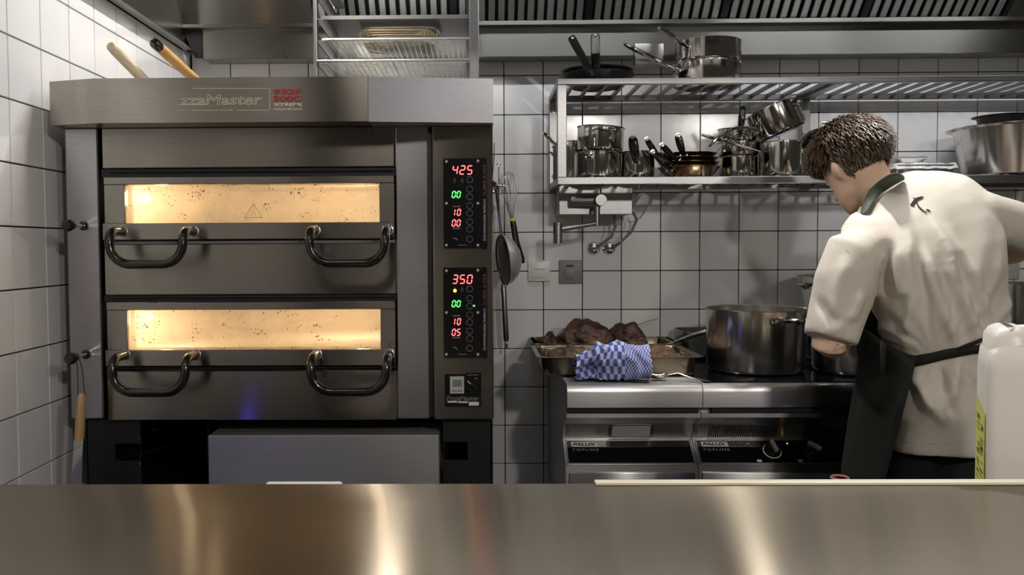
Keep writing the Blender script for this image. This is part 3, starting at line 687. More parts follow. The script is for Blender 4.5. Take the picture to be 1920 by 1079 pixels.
MB().box(x0, x1, RY0 + 0.028, RY0 + 0.03, zC - 0.006, zC + 0.006).box(x0, x1, RY1 - 0.022, RY1 - 0.02, zC - 0.006, zC + 0.006).box(x0, x0 + 0.002, RY0 + 0.03, RY1 - 0.02, zC - 0.006, zC + 0.006).box(x1 - 0.002, x1, RY0 + 0.03, RY1 - 0.02, zC - 0.006, zC + 0.006).build('rim', 'shelf_steel', sp_)
def basket(xa, xb, z0, h, Y0, Y1, label, mat):
    X0, X1 = pxx(xa, Y0, 60), pxx(xb, Y0, 60); th = thing('frying_basket', ((X0 + X1) / 2, (Y0 + Y1) / 2, z0), label, 'basket', 'frying baskets on the tray rack')
    def loop(i, z_): return [V((u, v, z_)) for u, v in rrect(X0 + i, X1 - i, Y0 + i, Y1 - i, 0.045, 5)]
    L = loop(0, z0 + h); MB().tube(L + [L[0]], 0.0032, 6).build('rim', mat, th)
    L2 = loop(0.014, z0 + 0.003); MB().tube(L2 + [L2[0]], 0.0024, 6).build('base_ring', mat, th)
    m_ = MB(); n = len(L)
    for k in range(40):
        t_ = k / 40 * n; i = int(t_); a = L[i].lerp(L[(i + 1) % n], t_ - i); b = L2[i].lerp(L2[(i + 1) % n], t_ - i); m_.tube([a, b], 0.0008, 4)
    for f in (0.25, 0.5, 0.75):
        Lm = [a.lerp(b, f) for a, b in zip(L, L2)]; m_.tube(Lm + [Lm[0]], 0.0008, 4)
    for k in range(1, 24): x = X0 + 0.014 + (X1 - X0 - 0.028) * k / 24; m_.tube([(x, Y0 + 0.016, z0 + 0.003), (x, Y1 - 0.016, z0 + 0.003)], 0.0008, 4)
    for k in range(1, 16): y = Y0 + 0.014 + (Y1 - Y0 - 0.028) * k / 16; m_.tube([(X0 + 0.016, y, z0 + 0.004), (X1 - 0.016, y, z0 + 0.004)], 0.0008, 4)
    m_.build('mesh', mat, th)
bz = zB + 0.0032
basket(669, 815, bz, 0.030, RY0 + 0.05, RY0 + 0.27, 'brassy wire frying basket with dark rim, lower of the nested pair', 'brassy_wire')
basket(673, 822, bz + 0.014, 0.028, RY0 + 0.065, RY0 + 0.285, 'pale wire frying basket nested on top of the dark-rimmed one', 'wire_steel')

# ================================================================== two-tier wall shelf
SF, SB = 2.86, 3.20
ZT, ZL = 1.867, 1.533
SXL = 0.273
shelf = thing('wall_shelf', (1.2, 3.05, ZL), 'two-tier slatted stainless wall shelf loaded with pots and pans', 'shelf')
for z_, hh in ((ZT, 0.020), (ZL, 0.025)):
    MB().box(SXL, 2.5, SF, SF + 0.022, z_ - hh, z_, 0.002).build('front_rail', 'shelf_steel', shelf)
    MB().box(SXL, 2.5, SB - 0.02, SB, z_ - 0.022, z_, 0.002).build('back_rail', 'shelf_steel', shelf)
    MB().box(SXL, SXL + 0.025, SF + 0.022, SB - 0.02, z_ - 0.022, z_, 0.002).build('end_rail', 'shelf_steel', shelf)
    me = MB().box(-0.006, 0.006, SF + 0.022, SB - 0.02, -0.012, -0.001).mesh('slat', 'shaded_steel', 0)
    x = SXL + 0.06
    while x < 2.48:
        link_copy('slat', me, shelf, V((x, 0, z_)) - shelf.location); x += 0.0585
MB().box(SXL, SXL + 0.032, SF, SF + 0.025, ZL, ZT - 0.02, 0.002).build('post', 'shelf_steel', shelf)
for X in (SXL, 1.222):
    MB().box(X, X + 0.032, SB - 0.025, SB, ZL - 0.03, ZT - 0.0, 0.002).build('post', 'shelf_steel', shelf)
MB().box(1.222, 1.254, SF + 0.022, SB - 0.02, ZT - 0.022, ZT - 0.002, 0.002).build('bracket_arm', 'shelf_steel', shelf)
for zz in (ZL + 0.03, ZT - 0.06):
    MB().lathe([(0.008, 0), (0.007, 0.004)], 10, (SXL + 0.016, SB - 0.025, zz), (0, -1, 0)).build('bolt', 'chrome', shelf)

# ------------------------------------------------------------------ pots
def wallprof(r, h, t_=0.0025, base_r=None, lip=0.004, fillet=0.012):
    b = base_r or r
    return [(0.0005, 0), (b - fillet, 0), (b - fillet * 0.3, fillet * 0.3), (b, fillet), (r, h - 0.003), (r + lip, h), (r + lip, h + 0.001), (r - t_, h - 0.002), (b - t_, fillet + t_), (b - fillet, t_), (0.0005, t_)]
def tilt_q(up, yaw=0.0):
    return V((0, 0, 1)).rotation_difference(V(up).normalized()) @ Matrix.Rotation(yaw, 3, 'Z').to_quaternion()
def inv_pt(th, p):
    return th.rotation_quaternion.to_matrix().transposed() @ (V(p) - th.location) if th.rotation_mode == 'QUATERNION' else V(p) - th.location
def long_handle(th, tip, root_h, r, mat, rad=0.008, sag=0.0, flat=0.6, hole=True, part='handle'):
    """handle from the pan wall to a world point"""
    tp = inv_pt(th, tip); a = V((tp.x, tp.y, 0)).normalized(); s_ = a * (r + 0.001) + V((0, 0, root_h))
    L = (tp - s_).length; mid1 = s_ + a * (L * 0.3) + V((0, 0, L * 0.08 + sag)); mid2 = s_.lerp(tp, 0.7) + V((0, 0, sag))
    P = bez(s_, mid1, mid2, tp, 10)
    h_ = MB().tube(P, [rad * 0.8, rad * 0.7, rad * 0.75, rad * 0.85, rad, rad * 1.05, rad * 1.1, rad * 1.1, rad * 1.05, rad, rad * 0.6], 10, flat=flat).build(part, mat, th, local=True)
    n_ = V((-a.y, a.x, 0))
    for k in (-1, 1): MB().lathe([(0.006, -0.002), (0.006, 0.003), (0.003, 0.005)], 8, s_ + n_ * (k * 0.011) + V((0, 0, -0.004)), a).build('rivet', 'polished_steel', h_, local=True)
    return h_
def loop_handle(th, ang, r, z_, w_, out, rad, mat):
    a = V((math.cos(ang), math.sin(ang), 0)); n_ = V((-a.y, a.x, 0)); z0 = V((0, 0, z_))
    p0, p3 = a * r + n_ * (-w_) + z0, a * r + n_ * w_ + z0
    P = [p0, p0 + a * (out * 0.5) + V((0, 0, 0.004))] + bez(p0 + a * out * 0.8 + V((0, 0, 0.006)) , a * (r + out) + n_ * (-w_ * 0.8) + z0 + V((0, 0, .01)), a * (r + out) + n_ * (w_ * 0.8) + z0 + V((0, 0, .01)), p3 + a * out * 0.8 + V((0, 0, 0.006)), 8) + [p3 + a * (out * 0.5) + V((0, 0, 0.004)), p3]
    h_ = MB().tube(P, rad, 8).build('handle', mat, th, local=True)
    for p in (p0, p3): MB().lathe([(rad * 1.9, -0.002), (rad * 1.9, 0.003), (rad, 0.006)], 10, p, a).build('handle_mount', mat, h_, local=True)
def pan(name, cx, Y, z_, r, h, label, cat, mat='polished_steel', up=(0, 0, 1), base_r=None, lip=0.004, seg=40, group=None, y=300, X=None, fillet=0.012):
    c = V((X if X is not None else pxx(cx, Y, y), Y, z_))
    th = thing(name, c, label, cat, group, rot=tilt_q(up))
    MB().lathe(wallprof(r, h, 0.0025, base_r, lip, fillet), seg).build('body', mat, th, local=True, smooth=0.7)
    return th
# lower tier
zs_ = ZL
t_ = pan('saucepan', 1120, 2.99, zs_, 0.084, 0.095, 'shiny lidless saucepan at the left end of the lower shelf, carrying a tall pot', 'saucepan')
long_handle(t_, at(1088, 256, 2.84), 0.075, 0.084, 'polished_steel', 0.009)
t_ = pan('cooking_pot', 1124, 2.99, zs_ + 0.098, 0.082, 0.086, 'deep pot with a wire loop handle stacked on the leftmost saucepan', 'pot', up=(0.07, 0.0, 1))
loop_handle(t_, -PI / 2 - 0.1, 0.084, 0.068, 0.038, 0.045, 0.004, 'polished_steel')
t_ = pan('saucepan', 1075, 3.125, zs_, 0.062, 0.15, 'tall narrow saucepan behind the left shelf post, handle poking out to the left', 'saucepan', base_r=0.062)
long_handle(t_, at(1019, 249, 3.06), 0.13, 0.062, 'polished_steel', 0.009)
t_ = pan('saucepan', 1196, 2.99, zs_, 0.058, 0.097, 'small deep saucepan with its handle turned towards the viewer', 'saucepan')
long_handle(t_, at(1186, 257, 2.83), 0.06, 0.058, 'black_handle', 0.0155, flat=0.7)
# nested frying pans with black handles
tips = [((1212, 261), 2.87), ((1224, 285), 2.84), ((1241, 272), 2.84), ((1271, 254), 2.83)]
for i, ((tx, ty), tY) in enumerate(tips):
    z0 = zs_ + 0.0 + i * 0.016
    lab = ['copper-coloured frying pan at the bottom of the nested stack, handle furthest left', 'second frying pan of the nested copper stack, handle lowest', 'third frying pan of the nested copper stack, handle in the middle', 'topmost frying pan of the nested copper stack, handle standing nearly upright'][i]
    t_ = pan('frying_pan', 1291, 3.0, z0, 0.105 - 0.004 * i, 0.042, lab, 'frying pan', 'copper_pan', base_r=0.083 - 0.004 * i, group='nested frying pans on the lower shelf')
    h_ = long_handle(t_, at(tx, ty, tY), 0.03, 0.10 - 0.004 * i, 'black_handle', 0.0125)
    tp = inv_pt(t_, at(tx, ty, tY)); MB().lathe([(0.004, -0.004), (0.0085, 0), (0.008, 0.003), (0.003, 0.005)], 12, tp, (V((tp.x, tp.y, 0)).normalized() * 0.5 + V((0, -0.7, 0.3)))).build('end_cap', 'wire_steel', h_, local=True)
# stack behind
t_ = pan('saucepan', 1384, 3.07, zs_, 0.072, 0.085, 'dark-bottomed saucepan under the stack of sauté pans, middle of the lower shelf', 'saucepan')
t_ = pan('saucepan', 1384, 3.07, zs_ + 0.087, 0.075, 0.05, 'shallow steel pan in the middle of the three-high stack', 'saucepan')
t_ = pan('saucepan', 1384, 3.07, zs_ + 0.139, 0.072, 0.046, 'top pan of the three-high stack, handle standing straight up', 'saucepan', up=(0.03, -0.02, 1))
long_handle(t_, at(1393, 200, 2.90), 0.025, 0.072, 'black_handle', 0.011)
t_ = pan('saucepan', 1465, 2.99, zs_, 0.076, 0.128, 'bright deep saucepan with long steel handle, under the tilted pan', 'saucepan')
long_handle(t_, at(1316, 253, 2.93), 0.095, 0.076, 'polished_steel', 0.0095)
upv = V((-0.42, 0.10, 1)).normalized()
t_ = pan('saucepan', 1466, 2.98, zs_ + 0.158, 0.090, 0.10, 'tilted shiny saucepan leaning on the bright deep saucepan', 'saucepan', up=upv)
long_handle(t_, at(1331, 274, 2.86), 0.04, 0.090, 'polished_steel', 0.009, sag=0.035)
t_ = pan('cooking_pot', 1545, 3.06, zs_, 0.095, 0.11, 'lidded pot on the lower shelf behind the head of the cook', 'pot')
ld = MB().lathe([(0.10, 0.110), (0.098, 0.118), (0.085, 0.150), (0.055, 0.178), (0.02, 0.190), (0.0005, 0.191)], 36).build('lid', 'black_glass', t_, local=True)
MB().tube([(-0.02, -0.02, 0.188), (-0.02, -0.02, 0.205), (0.02, -0.02, 0.205), (0.02, -0.02, 0.188)], 0.004, 8).build('lid_handle', 'polished_steel', ld, local=True)
loop_handle(t_, -2.2, 0.095, 0.085, 0.03, 0.04, 0.004, 'polished_steel')
# wrapped trays
def wrapped(x0, x1, y0, y1, Y, D, label):
    a, b = at(x0, y1, Y), at(x1, y0, Y); th = thing('wrapped_tray', ((a.x + b.x) / 2, Y + D / 2, a.z), label, 'tray', 'film-wrapped trays')
    m_ = MB(); h = b.z - a.z
    rs = []
    for k, (i, z_) in enumerate(((0.012, 0), (0.0, h), (0.004, h), (0.016, 0.004))):
        rs.append([V((u, v, a.z + z_)) for u, v in rrect(a.x + i, b.x - i, Y + i, Y + D - i, 0.02, 3)])
    m_.rings(rs); m_.build('tray', 'wire_steel', th)
    f = MB(); bmesh.ops.create_grid(f.bm, x_segments=24, y_segments=14, size=0.5)
    for v in f.bm.verts:
        x = (a.x + b.x) / 2 + v.co.x * (b.x - a.x + 0.01); y = Y + D / 2 + v.co.y * (D + 0.01); e = max(abs(v.co.x), abs(v.co.y)) * 2
        v.co = V((x, y, a.z + h + 0.005 + 0.005 * noise.noise(V((x * 40, y * 40, 3))) - (0.5 * h if e > 0.97 else 0)))
    f.build('film', 'clear_film', th)
wrapped(1678, 1798, 308, 330, 2.93, 0.2, 'wide film-wrapped tray on the shelf beside the big bowl')
wrapped(1683, 1741, 296, 307, 2.98, 0.12, 'small film-wrapped tray stacked on the wide wrapped one')
t_ = thing('mixing_bowl', (1.905, 3.0, ZL), 'large tapered stainless bowl with a wide rim at the right end of the lower shelf', 'bowl')
MB().lathe([(0.0005, 0), (0.150, 0), (0.163, 0.008), (0.192, 0.168), (0.213, 0.172), (0.214, 0.175), (0.190, 0.173), (0.160, 0.012), (0.148, 0.003), (0.0005, 0.003)], 64).build('body', 'pot_steel', t_, local=True, smooth=0.7)
t_ = thing('frying_pan', (1.80, 2.90, ZL + 0.174), 'dark low pan sitting across the top of the large bowl', 'frying pan')
MB().lathe([(0.0005, 0.0), (0.070, 0.0), (0.080, 0.024), (0.094, 0.027), (0.078, 0.025), (0.067, 0.003), (0.0005, 0.003)], 40).build('body', 'black_iron', t_, local=True)
MB().tube([(0.02, -0.085, 0.022), (0.022, -0.10, 0.026), (0.05, -0.095, 0.026), (0.055, -0.072, 0.022)], 0.004, 8).build('handle', 'polished_steel', t_, local=True)
# upper tier
for i, (tip, mid, Yt, lab, zz, dx) in enumerate((((1070, 68), None, 2.86, 'lower black iron pan on the top shelf, handle bent up to the left', 0.0, 0.0), ((1116, 64), None, 2.90, 'upper black iron pan on the top shelf, handle straight up', 0.016, 0.006))):
    t_ = pan('iron_pan', 1118, 3.03, ZT + zz, 0.136 - 0.006 * i, 0.040, lab, 'frying pan', 'black_iron', base_r=0.10, lip=0.002, group='black iron pans on the top shelf', y=140)
    root = at(1107 if i == 0 else 1117, 142 if i == 0 else 130, 2.90 if i == 0 else 2.905); elb = at(1100 if i == 0 else 1116.5, 122 if i == 0 else 100, 2.875); tp = at(*tip, Yt)
    P = [inv_pt(t_, q) for q in (root, root.lerp(elb, .5), elb, elb.lerp(tp, .15), elb.lerp(tp, 0.6), elb.lerp(tp, 0.9), tp)]
    h_ = MB().tube(P, [0.016, 0.016, 0.0155, 0.015, 0.0155, 0.016, 0.012], 12, flat=0.35).build('handle', 'black_iron', t_, local=True)
    MB().lathe([(0.004, 0), (0.004, 0.004), (0.0015, 0.005)], 8, P[-2] + V((0, -0.006, 0)), (0, -1, 0.2)).build('rivet', 'polished_steel', h_, local=True)
t_ = pan('saute_pan', 1324, 3.03, ZT, 0.117, 0.078, 'lower shiny sauté pan on the top shelf, handle pointing left', 'saucepan', 'polished_steel', y=120, lip=0.003)
long_handle(t_, at(1171, 83, 2.90), 0.05, 0.117, 'polished_steel', 0.012)
t_ = pan('saute_pan', 1327, 3.03, ZT + 0.080, 0.115, 0.073, 'upper shiny sauté pan stacked on the top shelf, handle steeply raised', 'saucepan', 'polished_steel', y=120, lip=0.002)
long_handle(t_, at(1236, 52, 2.86), 0.045, 0.115, 'polished_steel', 0.0125)

# ================================================================== things on the back wall
def plate(x0, x1, y0, y1, Y, t_, bev=0.003):
    a, b = at(x0, y1, Y), at(x1, y0, Y); return MB().box(a.x, b.x, Y - t_, Y, a.z, b.z, bev, 2), a, b
WY = YW - 0.0056
m_, a, b = plate(990, 1031, 488, 528, WY, 0.012); s1 = thing('wall_switch', ((a.x + b.x) / 2, WY, a.z), 'white square light switch on the tiles beside the hanging whisk', 'switch')
m_.build('plate', 'white_plastic', s1)
m_, a2, b2 = plate(997, 1025, 494, 521, WY - 0.012, 0.003, 0.001); rk = m_.build('rocker', 'white_plastic', s1)
m_, a2, b2 = plate(1001, 1021, 504.6, 506, WY - 0.015, 0.0004, 0); m_.build('marking', 'grey_print', rk)
m_, a, b = plate(1048, 1091, 488, 532, WY, 0.010); s2 = thing('wall_socket', ((a.x + b.x) / 2, WY, a.z), 'grey square socket cover on the tiles below the water valves', 'socket')
m_.build('plate', 'grey_plastic', s2)
q = at(1069, 513, WY - 0.010); MB().lathe([(0.024, 0), (0.024, 0.004), (0.019, 0.006), (0.0005, 0.006)], 28, (q.x, q.y, q.z), (0, -1, 0)).build('cover', 'grey_plastic', s2)
m_, a, b = plate(1062, 1076, 497, 500, WY - 0.010, 0.003, 0.001); m_.build('catch', 'dark_print', s2)
m_, a, b = plate(1873, 1909, 480, 524, WY, 0.012); s3 = thing('wall_socket', ((a.x + b.x) / 2, WY, a.z), 'pale socket cover on the tiles right of the cook', 'socket')
m_.build('plate', 'light_grey_plastic', s3); q = at(1889, 502, WY - 0.012); MB().lathe([(0.022, 0), (0.022, 0.004), (0.0005, 0.005)], 24, q, (0, -1, 0)).build('cover', 'light_grey_plastic', s3)
m_, a, b = plate(1881, 1896, 489, 491.5, WY - 0.012, 0.003, 0.001); m_.build('catch', 'dark_print', s3)
m_, a, b = plate(1187, 1240, 86, 127, HB - 0.001, 0.04); s4 = thing('junction_box', ((a.x + b.x) / 2, HB, a.z), 'grey metal junction box under the hood edge behind the sauté pan handles', 'box')
m_.build('body', 'hood_steel', s4); m_, a, b = plate(1189, 1238, 111, 113, HB - 0.041, 0.003, 0); m_.build('lid_seam', 'dark_print', s4)

# pot-filler tap
FY = 3.06
a, b = at(1048, 403, FY), at(1186, 347, FY)
tap = thing('wall_tap', ((a.x + b.x) / 2, WY, a.z), 'stainless wall tap with swivel arm on a metal box under the shelf', 'tap')
MB().box(a.x, b.x, FY, WY, a.z, b.z, 0.002).build('mounting_box', 'shelf_steel', tap)
TY = FY - 0.06; tx = lambda x, y, Y=TY: at(x, y, Y)
c = tx(1125, 376); MB().lathe([(0.0195, 0), (0.0205, 0.002), (0.0205, 0.028), (0.0195, 0.03)], 24, (c.x, TY - 0.03, c.z), (0, 1, 0)).build('cartridge', 'shelf_steel', tap)
MB().tube([(c.x, TY, c.z), (c.x, FY, c.z)], 0.014, 16).build('neck', 'shelf_steel', tap)
e = tx(1072, 376); MB().tube([(c.x, TY + 0.02, c.z), (e.x, TY + 0.03, e.z)], [0.019, 0.018], 20).build('body', 'shelf_steel', tap)
MB().tube([tx(1126, 362), tx(1127, 340)], 0.0035, 8).build('lever', 'shelf_steel', tap)
d0, d1 = tx(1119, 386), tx(1119, 421); MB().tube([d0, d1, d1 + V((0, 0, -0.004))], 0.0115, 16).build('down_pipe', 'shelf_steel', tap)
l0 = tx(1047, 431, TY - 0.03); MB().tube([d1 + V((0, 0, 0.004)), l0], 0.0085, 14).build('arm', 'shelf_steel', tap)
s0_, s1_ = tx(1046, 418, TY - 0.03), tx(1046, 457, TY - 0.03); MB().tube([s0_, s1_], 0.0168, 18).build('spout', 'shelf_steel', tap)
MB().tube([tx(1046, 441, TY - 0.03), tx(1046, 442, TY - 0.03)], 0.0172, 18).build('spout_ring', 'grey_plastic', tap)
for (vx, vy, P, lab) in ((1113, 466, [(1151, 400), (1154, 425), (1146, 445), (1130, 456), (1116, 467)], 'left of the two round water valves under the tap, with grey hose'), (1142, 466, [(1187, 398), (1194, 412), (1184, 435), (1163, 455), (1147, 466)], 'right of the two round water valves under the tap, with grey hose')):
    q = at(vx, vy, WY); vv = thing('water_valve', q, lab, 'valve', 'water valves on the wall')
    MB().lathe([(0.026, 0), (0.026, 0.002), (0.020, 0.010), (0.010, 0.012), (0.010, 0.03), (0.0005, 0.031)], 24, q, (0, -1, 0)).build('rosette', 'chrome', vv)
    MB().tube([at(u, v, 3.14 if i < 4 else 3.19) for i, (u, v) in enumerate(P)], 0.0052, 8).build('hose', 'hose_grey', vv)
q = [at(u, v, 3.17) for u, v in ((1190, 410), (1201, 409), (1207, 399), (1213, 387))]
wr = MB().tube(q, 0.0022, 6).build('loose_cable', 'hose_grey'); tag(wr, 'short loose grey cable end curling up beside the tap box', 'cable')
q = [at(u, v, 3.19) for u, v in ((1186, 391), (1196, 375), (1206, 361))]
wr = MB().tube(q, 0.0012, 6).build('thin_wire', 'hose_grey'); tag(wr, 'thin straight wire running from the tap box up to the shelf', 'wire')

# ------------------------------------------------------------------ hanging utensils beside the oven
UY = 3.12
hk = thing('utensil_rail', (pxx(925, 3.18), 3.2, pxz(352, 3.18)), 'steel hook rail on the wall half hidden behind the oven', 'rail')
MB().tube([at(870, 350, 3.17), at(948, 349, 3.17)], 0.005, 8).build('bar', 'wire_steel', hk)
for x in (930, 942): MB().tube([at(x, 350, 3.165), at(x, 345, 3.12), at(x, 352, 3.09), at(x, 345, 3.08)], 0.002, 6).build('hook', 'wire_steel', hk)
MB().box(at(880, 350, 3.17).x, at(884, 350, 3.17).x, 3.17, WY, at(880, 353, 3.17).z, at(880, 346, 3.17).z).build('bracket', 'wire_steel', hk)
u = lambda x, y, Y=UY: at(x, y, Y)
wk = thing('whisk', u(968, 450), 'balloon whisk with black handle and lime ring, hung head up', 'whisk')
MB().tube([u(980, 494), u(977, 485), u(968, 455), u(963, 425), u(961, 413)], [0.009, 0.0135, 0.0125, 0.012, 0.011], 14).build('handle', 'black_handle', wk)
MB().tube([u(961.5, 415), u(961, 410)], 0.0125, 14).build('ring', 'lime_plastic', wk)
m_ = MB(); base = u(960, 411); top = u(951, 322); ax = (top - base); L = ax.length; ax.normalize(); sx_, sy_ = frame_of(ax)
for k in range(7):
    an = PI * k / 7; dv = sx_ * math.cos(an) + sy_ * math.sin(an)
    half = [base + dv * 0.005, base + ax * L * 0.3 + dv * 0.016, base + ax * L * 0.6 + dv * 0.030, base + ax * L * 0.82 + dv * 0.033, base + ax * L * 0.96 + dv * 0.02, base + ax * L]
    oth = [base + (p - base) - dv * (2 * (p - base).dot(dv)) for p in half]
    m_.tube(half + oth[::-1][1:], 0.0011, 5)
m_.build('wires', 'wire_steel', wk)
sv = thing('sieve', u(948, 480), 'round steel sieve hanging on edge beside the oven', 'sieve')
ce = u(943, 488, 3.05); axn = V((0.95, 0.22, 0.10)).normalized()
MB().lathe([(0.094, -0.003), (0.098, 0), (0.094, 0.003), (0.090, 0.0)], 36, ce, -axn).build('rim', 'polished_steel', sv)
MB().lathe([(0.092, 0), (0.086, 0.022), (0.068, 0.044), (0.038, 0.060), (0.0005, 0.066)], 32, ce, axn).build('mesh_bowl', 'sieve_mesh', sv)
MB().tube([u(940, 440, 3.07), u(934, 390, 3.1), u(929, 345, 3.1)], [0.004, 0.005, 0.004], 8).build('handle', 'polished_steel', sv)
ldl = thing('ladle', u(947, 590), 'long steel skimmer hanging with its tube handle downwards', 'ladle')
MB().tube([u(942, 520), u(944, 535)], 0.004, 8).build('neck', 'polished_steel', ldl)
MB().tube([u(944, 532), u(944.3, 540), u(949, 636), u(949.5, 641)], [0.007, 0.0105, 0.0105, 0.006], 14).build('handle', 'shelf_steel', ldl)
MB().tube(arc(u(950, 649), 0.008, 0, 2 * PI, 12, (0.3, 0, 0), (0, 0, 1)), 0.0022, 6).build('hanging_ring', 'polished_steel', ldl)
MB().tube([u(934, 350), u(938, 440), u(942, 522)], 0.0032, 8).build('shaft', 'polished_steel', ldl)
lw = thing('spoon', u(928, 300), 'thin steel spoon handle sticking up behind the oven edge', 'spoon')
MB().tube([u(927, 268), u(926, 300), u(922, 345)], [0.005, 0.006, 0.004], 8, flat=0.4).build('handle', 'polished_steel', lw)
MB().lathe([(0.0005, 0), (0.02, 0.006), (0.025, 0.016), (0.02, 0.010), (0.0005, 0.004)], 20, u(921, 352), (0, -1, 0)).build('bowl', 'polished_steel', lw)
for (p, lab) in (([(935, 312), (936, 400), (940, 470)], 'steel skewer hanging left of the whisk'),):
    sk = thing('skewer', u(936, 400), lab, 'skewer'); MB().tube([u(*q, 3.14) for q in p], 0.0022, 6).build('rod', 'wire_steel', sk); MB().tube(arc(u(935, 309, 3.14), 0.006, 0, 2 * PI, 12, (1, 0, 0), (0, 0, 1)), 0.0018, 6).build('eye', 'wire_steel', sk)

# ================================================================== stove line
GF, GZ = 2.49, 0.882
GX0, GX1, GX2 = 0.2657, 0.672, 1.49
def gz_(y, Y, x=1190): return pxz(y, Y, x)
prof = [(GF + 0.02, GZ), (GF + 0.008, GZ - 0.004), (GF + 0.001, GZ - 0.014), (GF, GZ - 0.024), (GF, gz_(765, GF)), (GF + 0.03, gz_(765, GF)), (GF + 0.03, gz_(773, GF + .03)), (GF + 0.018, gz_(776, GF + .018)), (GF + 0.018, gz_(784, GF + .018)), (GF + 0.10, gz_(795, GF + .1)), (GF + 0.13, gz_(822, GF + .13)), (GF + 0.045, gz_(874, GF + .045)), (GF + 0.045, 0.06), (3.19, 0.06), (3.19, GZ)]
def module(x0, x1, name, label, cat):
    th = thing(name, ((x0 + x1) / 2, 2.85, 0), label, cat)
    MB().prism(prof, x0 + 0.001, x1 - 0.001).bevel_all(0.0012, 1, 0.7).build('body', 'stove_steel', th)
    for X in (x0 + 0.05, x1 - 0.05):
        for Y in (2.62, 3.12): MB().lathe([(0.02, 0), (0.02, 0.06)], 12, (X, Y, 0)).build('foot', 'black_stand', th)
    return th
s_l = module(GX0, GX1, 'work_unit', 'narrow stainless kitchen unit with blank black panel, under the meat trays', 'cabinet')
s_r = module(GX1, GX2, 'induction_stove', 'stainless induction stove with black control panel, in front of the cook', 'stove')
s_e = module(GX2, 2.34, 'work_unit', 'plain stainless kitchen unit at the right end, hidden behind the cook and canister', 'cabinet')
# slanted consoles
A0 = V((0, GF + 0.13, gz_(822, GF + .13))); A1 = V((0, GF + 0.045, gz_(874, GF + .045))); sd = (A0 - A1); SLn = sd.length; sd.normalize(); sn = V((1, 0, 0)).cross(sd)
def cons_m():
    m4 = Matrix((V((1, 0, 0)), sd, sn)).transposed().to_4x4(); m4.translation = A1; return m4
CM = cons_m()
def cbox(mb, x0, x1, s0, s1, t0, t1, bev=0.0): mb.box(x0, x1, s0, s1, t0, t1, bev, mtx=CM); return mb
def console(th, x0, x1):
    f = MB(); i = 0.007
    cbox(f, x0 + i, x1 - i, 0.004, 0.010, 0, 0.003, 0.0008); cbox(f, x0 + i, x1 - i, SLn - 0.012, SLn - 0.007, 0, 0.003, 0.0008); cbox(f, x0 + i, x0 + i + 0.005, 0.004, SLn - 0.007, 0, 0.003, 0.0008); cbox(f, x1 - i - 0.005, x1 - i, 0.004, SLn - 0.007, 0, 0.003, 0.0008)
    f.build('console_frame', 'stove_steel', th)
    pn = cbox(MB(), x0 + i + 0.005, x1 - i - 0.005, 0.010, SLn - 0.012, 0, 0.0018).build('console_glass', 'black_glass', th)
    bx = x0 + 0.026; top = SLn - 0.017
    lg = MB(); m4 = CM
    poly = [(bx, top - 0.019), (bx + 0.082, top - 0.019), (bx + 0.080, top), (bx - 0.002, top)]
    a_ = [CM @ V((u_, v_, 0.0018)) for u_, v_ in poly]; b_ = [CM @ V((u_, v_, 0.0024)) for u_, v_ in poly]
    lg.rings([a_, b_]); lg.build('logo_plate', 'white_print', pn, smooth=0)
    text('logo_lettering', 'PALUX', 0.072, 'dark_print', pn, CM @ V((bx + 0.004, top - 0.0155, 0.0027)), ux=(1, 0, 0), uy=sd, h=0.012, shear=0.2, off=0.035)
    text('logo_lettering', 'TOPLINE', 0.082, 'grey_print', pn, CM @ V((bx, top - 0.035, 0.0021)), ux=(1, 0, 0), uy=sd, h=0.0085, space=1.3)
    return pn
console(s_l, GX0, GX1)
pn = console(s_r, GX1, GX2)
def fbox(x0, x1, z0, z1, t_=0.004, bev=0.002): return MB().box(x0, x1, GF + 0.045 - t_, GF + 0.05, z0, z1, bev, 2)
for th, x0, x1 in ((s_l, GX0, GX1), (s_r, GX1, GX2)):
    fbox(x0 + 0.011, x1 - 0.011, 0.12, gz_(886, GF + .045), 0.006, 0.003).build('door', 'stove_steel', th)
for th, x0, x1 in ((s_l, GX0 + 0.004, GX1 - 0.008), (s_r, GX1 + 0.03, GX2 - 0.03)):
    MB().box(x0, x1, GF + 0.012, GF + 0.031, gz_(774.5, GF + .012), gz_(766.5, GF + .012)).build('gap_shade_strip', 'black_stand', th)  # black strip stands in for the shade inside this recess
# recess handle in the work unit
R0, R1 = V((0, GF + 0.10, gz_(795, GF + .1))), V((0, GF + 0.13, gz_(822, GF + .13))); rd = (R0 - R1); RL = rd.length; rd.normalize(); rn = V((1, 0, 0)).cross(rd)
RM = Matrix((V((1, 0, 0)), rd, rn)).transposed().to_4x4(); RM.translation = R1
def rpoly(poly, t0, t1): return MB().rings([[RM @ V((u_, v_, t_)) for u_, v_ in poly] for t_ in (t0, t1)])
xa, xb = pxx(1141, GF + .11, 800), pxx(1226, GF + .11, 800)
rpoly(rrect(xa, xb, 0.004, RL - 0.004, 0.013), 0, 0.0015).build('recess_handle', 'shaded_steel', s_l)
rpoly(rrect(xa + 0.011, xb - 0.011, 0.008, RL - 0.009, 0.004), 0, 0.003).build('handle_plate', 'light_grey_plastic', s_l)
v_ = pxx(1330, GF + .11, 800)
for k in range(30):
    x = v_ + k * 0.0072
    rpoly([(x, 0.004), (x + 0.0036, 0.004), (x + 0.0036, RL - 0.006), (x, RL - 0.006)], 0, 0.0012).build('vent_slot', 'black_stand', s_r)
